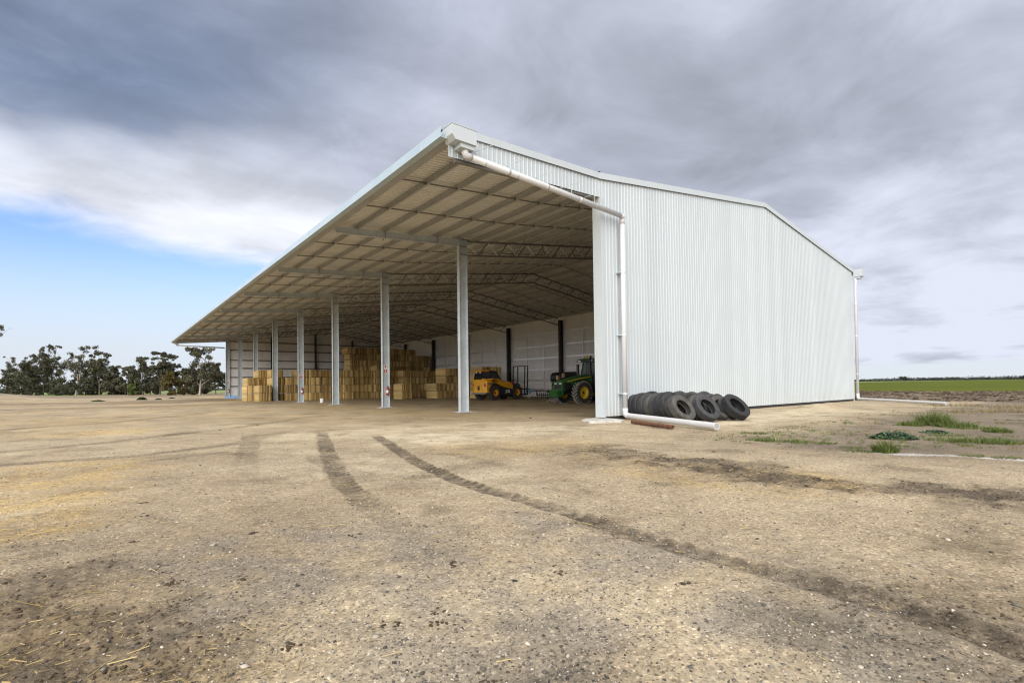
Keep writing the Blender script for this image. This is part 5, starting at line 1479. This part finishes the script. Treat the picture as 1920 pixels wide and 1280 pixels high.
# ------------------------------------------------------------------ trees
def make_tree(name, x, y, h, spread, label, cat, group, seed, leaf=M['gum'], bark=M['bark'], nclump=30, per=150, ls=.20, low=.25, bare=.0, dome=False, open_=1.0, tilt=0.0):
    rnd = random.Random(seed); q = np.random.default_rng(seed)
    zb = float(ground_height(np.array([float(x)]), np.array([float(y)]))[0])
    root = empty(name, (x, y, zb - .1), rnd.uniform(0, 6.28), label, cat, group)
    mb = MB()
    # trunk with a couple of forks
    tips = []
    r0 = max(.10, h * .018)
    def limb(p, d, L, r, depth):
        pts = [Vector(p)]; dirv = Vector(d).normalized(); rad_ = [r]; nseg = 5
        for k in range(nseg):
            dirv = (dirv + Vector((rnd.uniform(-1, 1), rnd.uniform(-1, 1), rnd.uniform(-.1, .5))) * .17).normalized()
            nxt = pts[-1] + dirv * L / nseg
            if nxt.z > h * .97: nxt.z = h * rnd.uniform(.93, .98)
            pts.append(nxt); rad_.append(r * (1 - .62 * (k + 1) / nseg))
        mb.tube(pts, r, 6 if depth else 8, cap=False, radii=rad_)
        if depth < 3:
            nb = rnd.randint(2, 3) if depth else rnd.randint(8, 11)
            for k in range(nb):
                t = rnd.uniform(.22 if depth == 0 else .35, 1.0); idx = min(nseg - 1, int(t * nseg)); p0 = pts[idx].lerp(pts[idx + 1], t * nseg - idx if t < 1 else 1.0)
                az = rnd.uniform(0, 6.28); el = rnd.uniform(.45, 1.15) if not dome else rnd.uniform(.2, .9)
                dd_ = Vector((math.cos(az) * math.cos(el) * open_, math.sin(az) * math.cos(el) * open_, math.sin(el)))
                dd_ = (dd_ + dirv * .45).normalized()
                limb(p0, dd_, L * (rnd.uniform(.30, .48) if depth == 0 else rnd.uniform(.45, .65)), rad_[idx] * .5, depth + 1)
        if depth >= 1:
            for j in (5, 4, 3): tips.append((pts[j].copy(), L))
    limb((0, 0, 0), (tilt, 0, 1), h * .80, r0, 0)
    mb.build('trunk', bark, root, True)
    # leaf clumps around limb tips
    C_ = []; S_ = []; T_ = []
    rnd.shuffle(tips)
    for (p, L) in tips[:int(nclump * 2.6)]:
        if p.z < h * low: continue
        if rnd.random() < bare * (0.35 + 1.1 * p.z / h): continue
        C_.append(p); S_.append(rnd.uniform(.45, 1.0) * (1.15 - .45 * p.z / h)); T_.append(rnd.uniform(.1, .85))
    for k in range(int(nclump * (1.5 if not dome else .8))):      # fuller foliage lower down
        az = rnd.uniform(0, 6.28); zn = low + (0.72 - low) * rnd.random() ** 1.25
        rr_ = spread * math.sqrt(rnd.random()) * (1.0 - .55 * zn)
        C_.append(Vector((math.cos(az) * rr_, math.sin(az) * rr_, h * zn))); S_.append(rnd.uniform(.6, 1.15)); T_.append(rnd.uniform(.0, .65))
    V = []; T = []
    for cc, ss_, tt in zip(C_, S_, T_):
        lat = math.hypot(cc.x, cc.y)
        if lat > spread: cc = Vector((cc.x * spread / lat, cc.y * spread / lat, cc.z))
        if cc.z > h: cc.z = h * rnd.uniform(.88, .99)
        m_ = int(per * ss_ * ss_ * .95) + 12
        R_ = spread * .23 * ss_
        u = q.normal(size=(m_, 3)); u /= np.linalg.norm(u, axis=1)[:, None]
        rad2 = q.random(m_)[:, None] ** .45
        pos = u * rad2 * np.array([R_, R_, R_ * .85]) + np.array(cc)
        nv = q.normal(size=(m_, 3)); nv /= np.linalg.norm(nv, axis=1)[:, None]
        av = np.cross(nv, q.normal(size=(m_, 3))); av /= np.linalg.norm(av, axis=1)[:, None]; bv = np.cross(nv, av)
        s = ls * (0.6 + .9 * q.random(m_))[:, None]
        V.append(np.stack([pos - av * s, pos - bv * s * .5, pos + av * s, pos + bv * s * .5], 1)); T.append(np.clip(tt + q.normal(0, .16, m_), 0, 1))
    V = np.concatenate(V); T = np.concatenate(T); n = len(V)
    V[..., 2] = np.maximum(V[..., 2], .15)
    soup('crown', V.reshape(-1, 3), np.arange(n * 4).reshape(-1, 4), leaf, T, root)
    return root
TGp = 'gum trees in the row beyond the yard'
make_tree('gum_tree', -49.6, 236, 25, 6.5, 'tall gum tree cut by the left frame edge, one branch reaching in', 'tree', TGp, 1, nclump=26)
make_tree('gum_tree', -47.0, 296, 17, 5.0, 'thin gum tree at the left end of the row', 'tree', TGp, 2, bare=.2)
make_tree('gum_tree', -41.0, 286, 17.5, 5.0, 'gum tree with forked bare top, second from the left', 'tree', TGp, 3, bare=.35)
make_tree('gum_tree', -39.0, 262, 12.5, 5.5, 'low dense gum tree in the left clump', 'tree', TGp, 4, low=.08)
make_tree('gum_tree', -37.0, 270, 17.0, 4.8, 'dense dark gum tree left of the tallest tree', 'tree', TGp, 5, low=.12)
make_tree('gum_tree', -32.6, 272, 21.0, 4.2, 'tallest gum tree with tufted leaning top', 'tree', TGp, 6, bare=.25, low=.10, tilt=.05)
make_tree('gum_tree', -34.2, 262, 15.5, 5.0, 'dense gum tree under the tallest tree', 'tree', TGp, 7, low=.08)
make_tree('gum_tree', -22.3, 204, 16.2, 5.4, 'half bare gum tree with white trunk in the middle of the row', 'tree', TGp, 8, bark=M['palebark'], bare=.45, low=.14)
make_tree('gum_tree', -20.5, 226, 12.5, 4.6, 'gum tree standing behind the white-trunked tree', 'tree', TGp, 9, low=.12)
make_tree('gum_tree', -16.3, 199, 14.2, 4.4, 'pointed gum tree right of the white-trunked tree', 'tree', TGp, 10, low=.16)
make_tree('gum_tree', -12.8, 196, 9.6, 3.8, 'low round gum tree right of the pointed tree', 'tree', TGp, 11, low=.15)
make_tree('gum_tree', -9.2, 187, 9.0, 3.4, 'small sparse gum tree in the middle gap', 'tree', TGp, 12, bare=.2, low=.18)
make_tree('gum_tree', -5.8, 178, 11.6, 4.2, 'gum tree with thin dead tips left of the broad trees', 'tree', TGp, 13, bare=.25, low=.15)
make_tree('gum_tree', -2.1, 169, 12.8, 4.0, 'upright gum tree behind the yellowish wattle', 'tree', TGp, 14, low=.20)
make_tree('gum_tree', 0.9, 176, 12.3, 3.4, 'narrow gum tree just right of the upright tree', 'tree', TGp, 15, bare=.15, low=.25)
make_tree('gum_tree', 3.8, 136, 12.0, 4.6, 'domed gum tree with pale leaning trunk beside the shed', 'tree', TGp, 16, bark=M['palebark'], low=.28, dome=True, tilt=-.08, nclump=30)
make_tree('gum_tree', 10.6, 158, 9.2, 3.8, 'gum tree nearest the shed wall under the canopy end', 'tree', TGp, 17, low=.22)
make_tree('gum_tree', 7.6, 168, 8.0, 3.4, 'dark low gum tree between the domed tree and the shed', 'tree', TGp, 18, low=.10)
make_tree('wattle_tree', -1.2, 145.3, 6.2, 2.9, 'yellowish rounded wattle, left one of the pair', 'tree', 'wattles under the gum trees', 19, leaf=M['olive'], low=.08, nclump=30, dome=True, ls=.2)
make_tree('wattle_tree', 1.9, 147.8, 6.3, 2.9, 'yellowish rounded wattle, right one of the pair', 'tree', 'wattles under the gum trees', 20, leaf=M['olive'], low=.08, nclump=30, dome=True, ls=.2)
make_tree('wattle_tree', -8.4, 172, 3.4, 1.9, 'small light green shrub under the small sparse gum', 'shrub', 'wattles under the gum trees', 21, leaf=M['grass'], low=.06, nclump=18, ls=.16)
for k, (x, y, h_) in enumerate(((-43.5, 262, 6.5), (-36.5, 250, 6.5), (-30.5, 246, 6.0), (-26.6, 214, 5.4), (-24, 232, 5.6), (-18.6, 208, 6.0), (-14.6, 206, 5.6), (-10.6, 200, 5.0), (-7.4, 192, 5.4), (-3.6, 184, 5.6), (5.5, 166, 5.6), (8.8, 175, 5.2))):
    make_tree('scrub_bush', x, y, h_, 3.1, 'dark scrub bush among the trunks, %s from the left' % ORD[k], 'bush', 'scrub bushes under the gum trees', 40 + k, low=.05, nclump=18, ls=.20)
# far tree line
def far_tree(x, y, h, w, label, seed):
    q = np.random.default_rng(seed); n = 260
    root = empty('far_tree', (x, y, -.2), 0, label, 'tree', 'far trees on the right horizon')
    cl_ = q.normal(0, 1, (7, 3)) * np.array([w * .32, w * .32, h * .13]) + np.array([0, 0, h * .62])
    pos = cl_[q.integers(0, 7, n)] + q.normal(0, 1, (n, 3)) * np.array([w * .16, w * .16, h * .12])
    pos[:, 2] = np.clip(pos[:, 2], h * .12, h)
    nv = q.normal(size=(n, 3)); nv /= np.linalg.norm(nv, axis=1)[:, None]
    av = np.cross(nv, q.normal(size=(n, 3))); av /= np.linalg.norm(av, axis=1)[:, None]; bv = np.cross(nv, av)
    s = h * .085 * (.6 + .9 * q.random(n))[:, None]
    V = np.stack([pos - av * s, pos - bv * s, pos + av * s, pos + bv * s], 1)
    soup('crown', V.reshape(-1, 3), np.arange(n * 4).reshape(-1, 4), M['farleaf'], q.random(n), root)
    mb = MB(); mb.tube([(0, 0, 0), (0, 0, h * .6)], h * .025, 6, radii=[h * .03, h * .015]); mb.build('trunk', M['bark'], root)
FT = [(1204, 297, 9.5, 11, 'broadest far tree on the right horizon, left part'), (1237, 297, 9.5, 11, 'broadest far tree on the right horizon, right part'),
      (1367, 296, 7, 9, 'first small far tree right of the broadest pair'), (1318, 271, 7.5, 10, 'second far tree right of the broadest pair'), (1365, 272, 7.5, 10, 'third far tree right of the broadest pair'),
      (1347, 248, 7.5, 11, 'fourth far tree right of the broadest pair'), (1380, 248, 7, 12, 'fifth far tree right of the broadest pair'), (1714, 276, 8, 14, 'lone far tree before the blue gap on the horizon'),
      (1667, 249, 8, 11, 'far tree with narrow crown right of the blue gap'), (1608, 232, 9, 8, 'narrow tall far tree near the right frame edge'), (1920, 240, 9, 14, 'far tree second from the right frame edge'), (1811, 199, 10, 13, 'far tree at the right frame edge')]
for k, (x, y, h_, w_, lab) in enumerate(FT): far_tree(x, y, h_, w_, lab, 400 + k)
def woods(name, x0, y0, x1, y1, n, h, seed, depth=60):
    q = np.random.default_rng(seed); t = q.random(n)
    hh = h * np.clip(2.6 * (fbm(t * 46, t * 0 + 1.3, seed, 3) - .30), .22, 1.25)
    pos = np.stack([x0 + (x1 - x0) * t + q.normal(0, depth / 2, n), y0 + (y1 - y0) * t + q.normal(0, depth / 2, n), hh * q.random(n) ** .7], -1)
    nv = q.normal(size=(n, 3)); nv /= np.linalg.norm(nv, axis=1)[:, None]
    av = np.cross(nv, q.normal(size=(n, 3))); av /= np.linalg.norm(av, axis=1)[:, None]; bv = np.cross(nv, av)
    s = 1.5 * (.6 + .9 * q.random(n))[:, None]
    V = np.stack([pos - av * s, pos - bv * s, pos + av * s, pos + bv * s], 1)
    tag(soup(name, V.reshape(-1, 3), np.arange(n * 4).reshape(-1, 4), M['farleaf'], q.random(n)), kind='stuff')
woods('distant_woods', 1350, 700, 2300, 150, 9000, 8.5, 501)
woods('distant_woods', 2400, 700, 2600, 100, 6000, 13, 504)
woods('distant_woods', -500, 1100, 300, 900, 7000, 9, 502)
print('objects', len(bpy.data.objects))
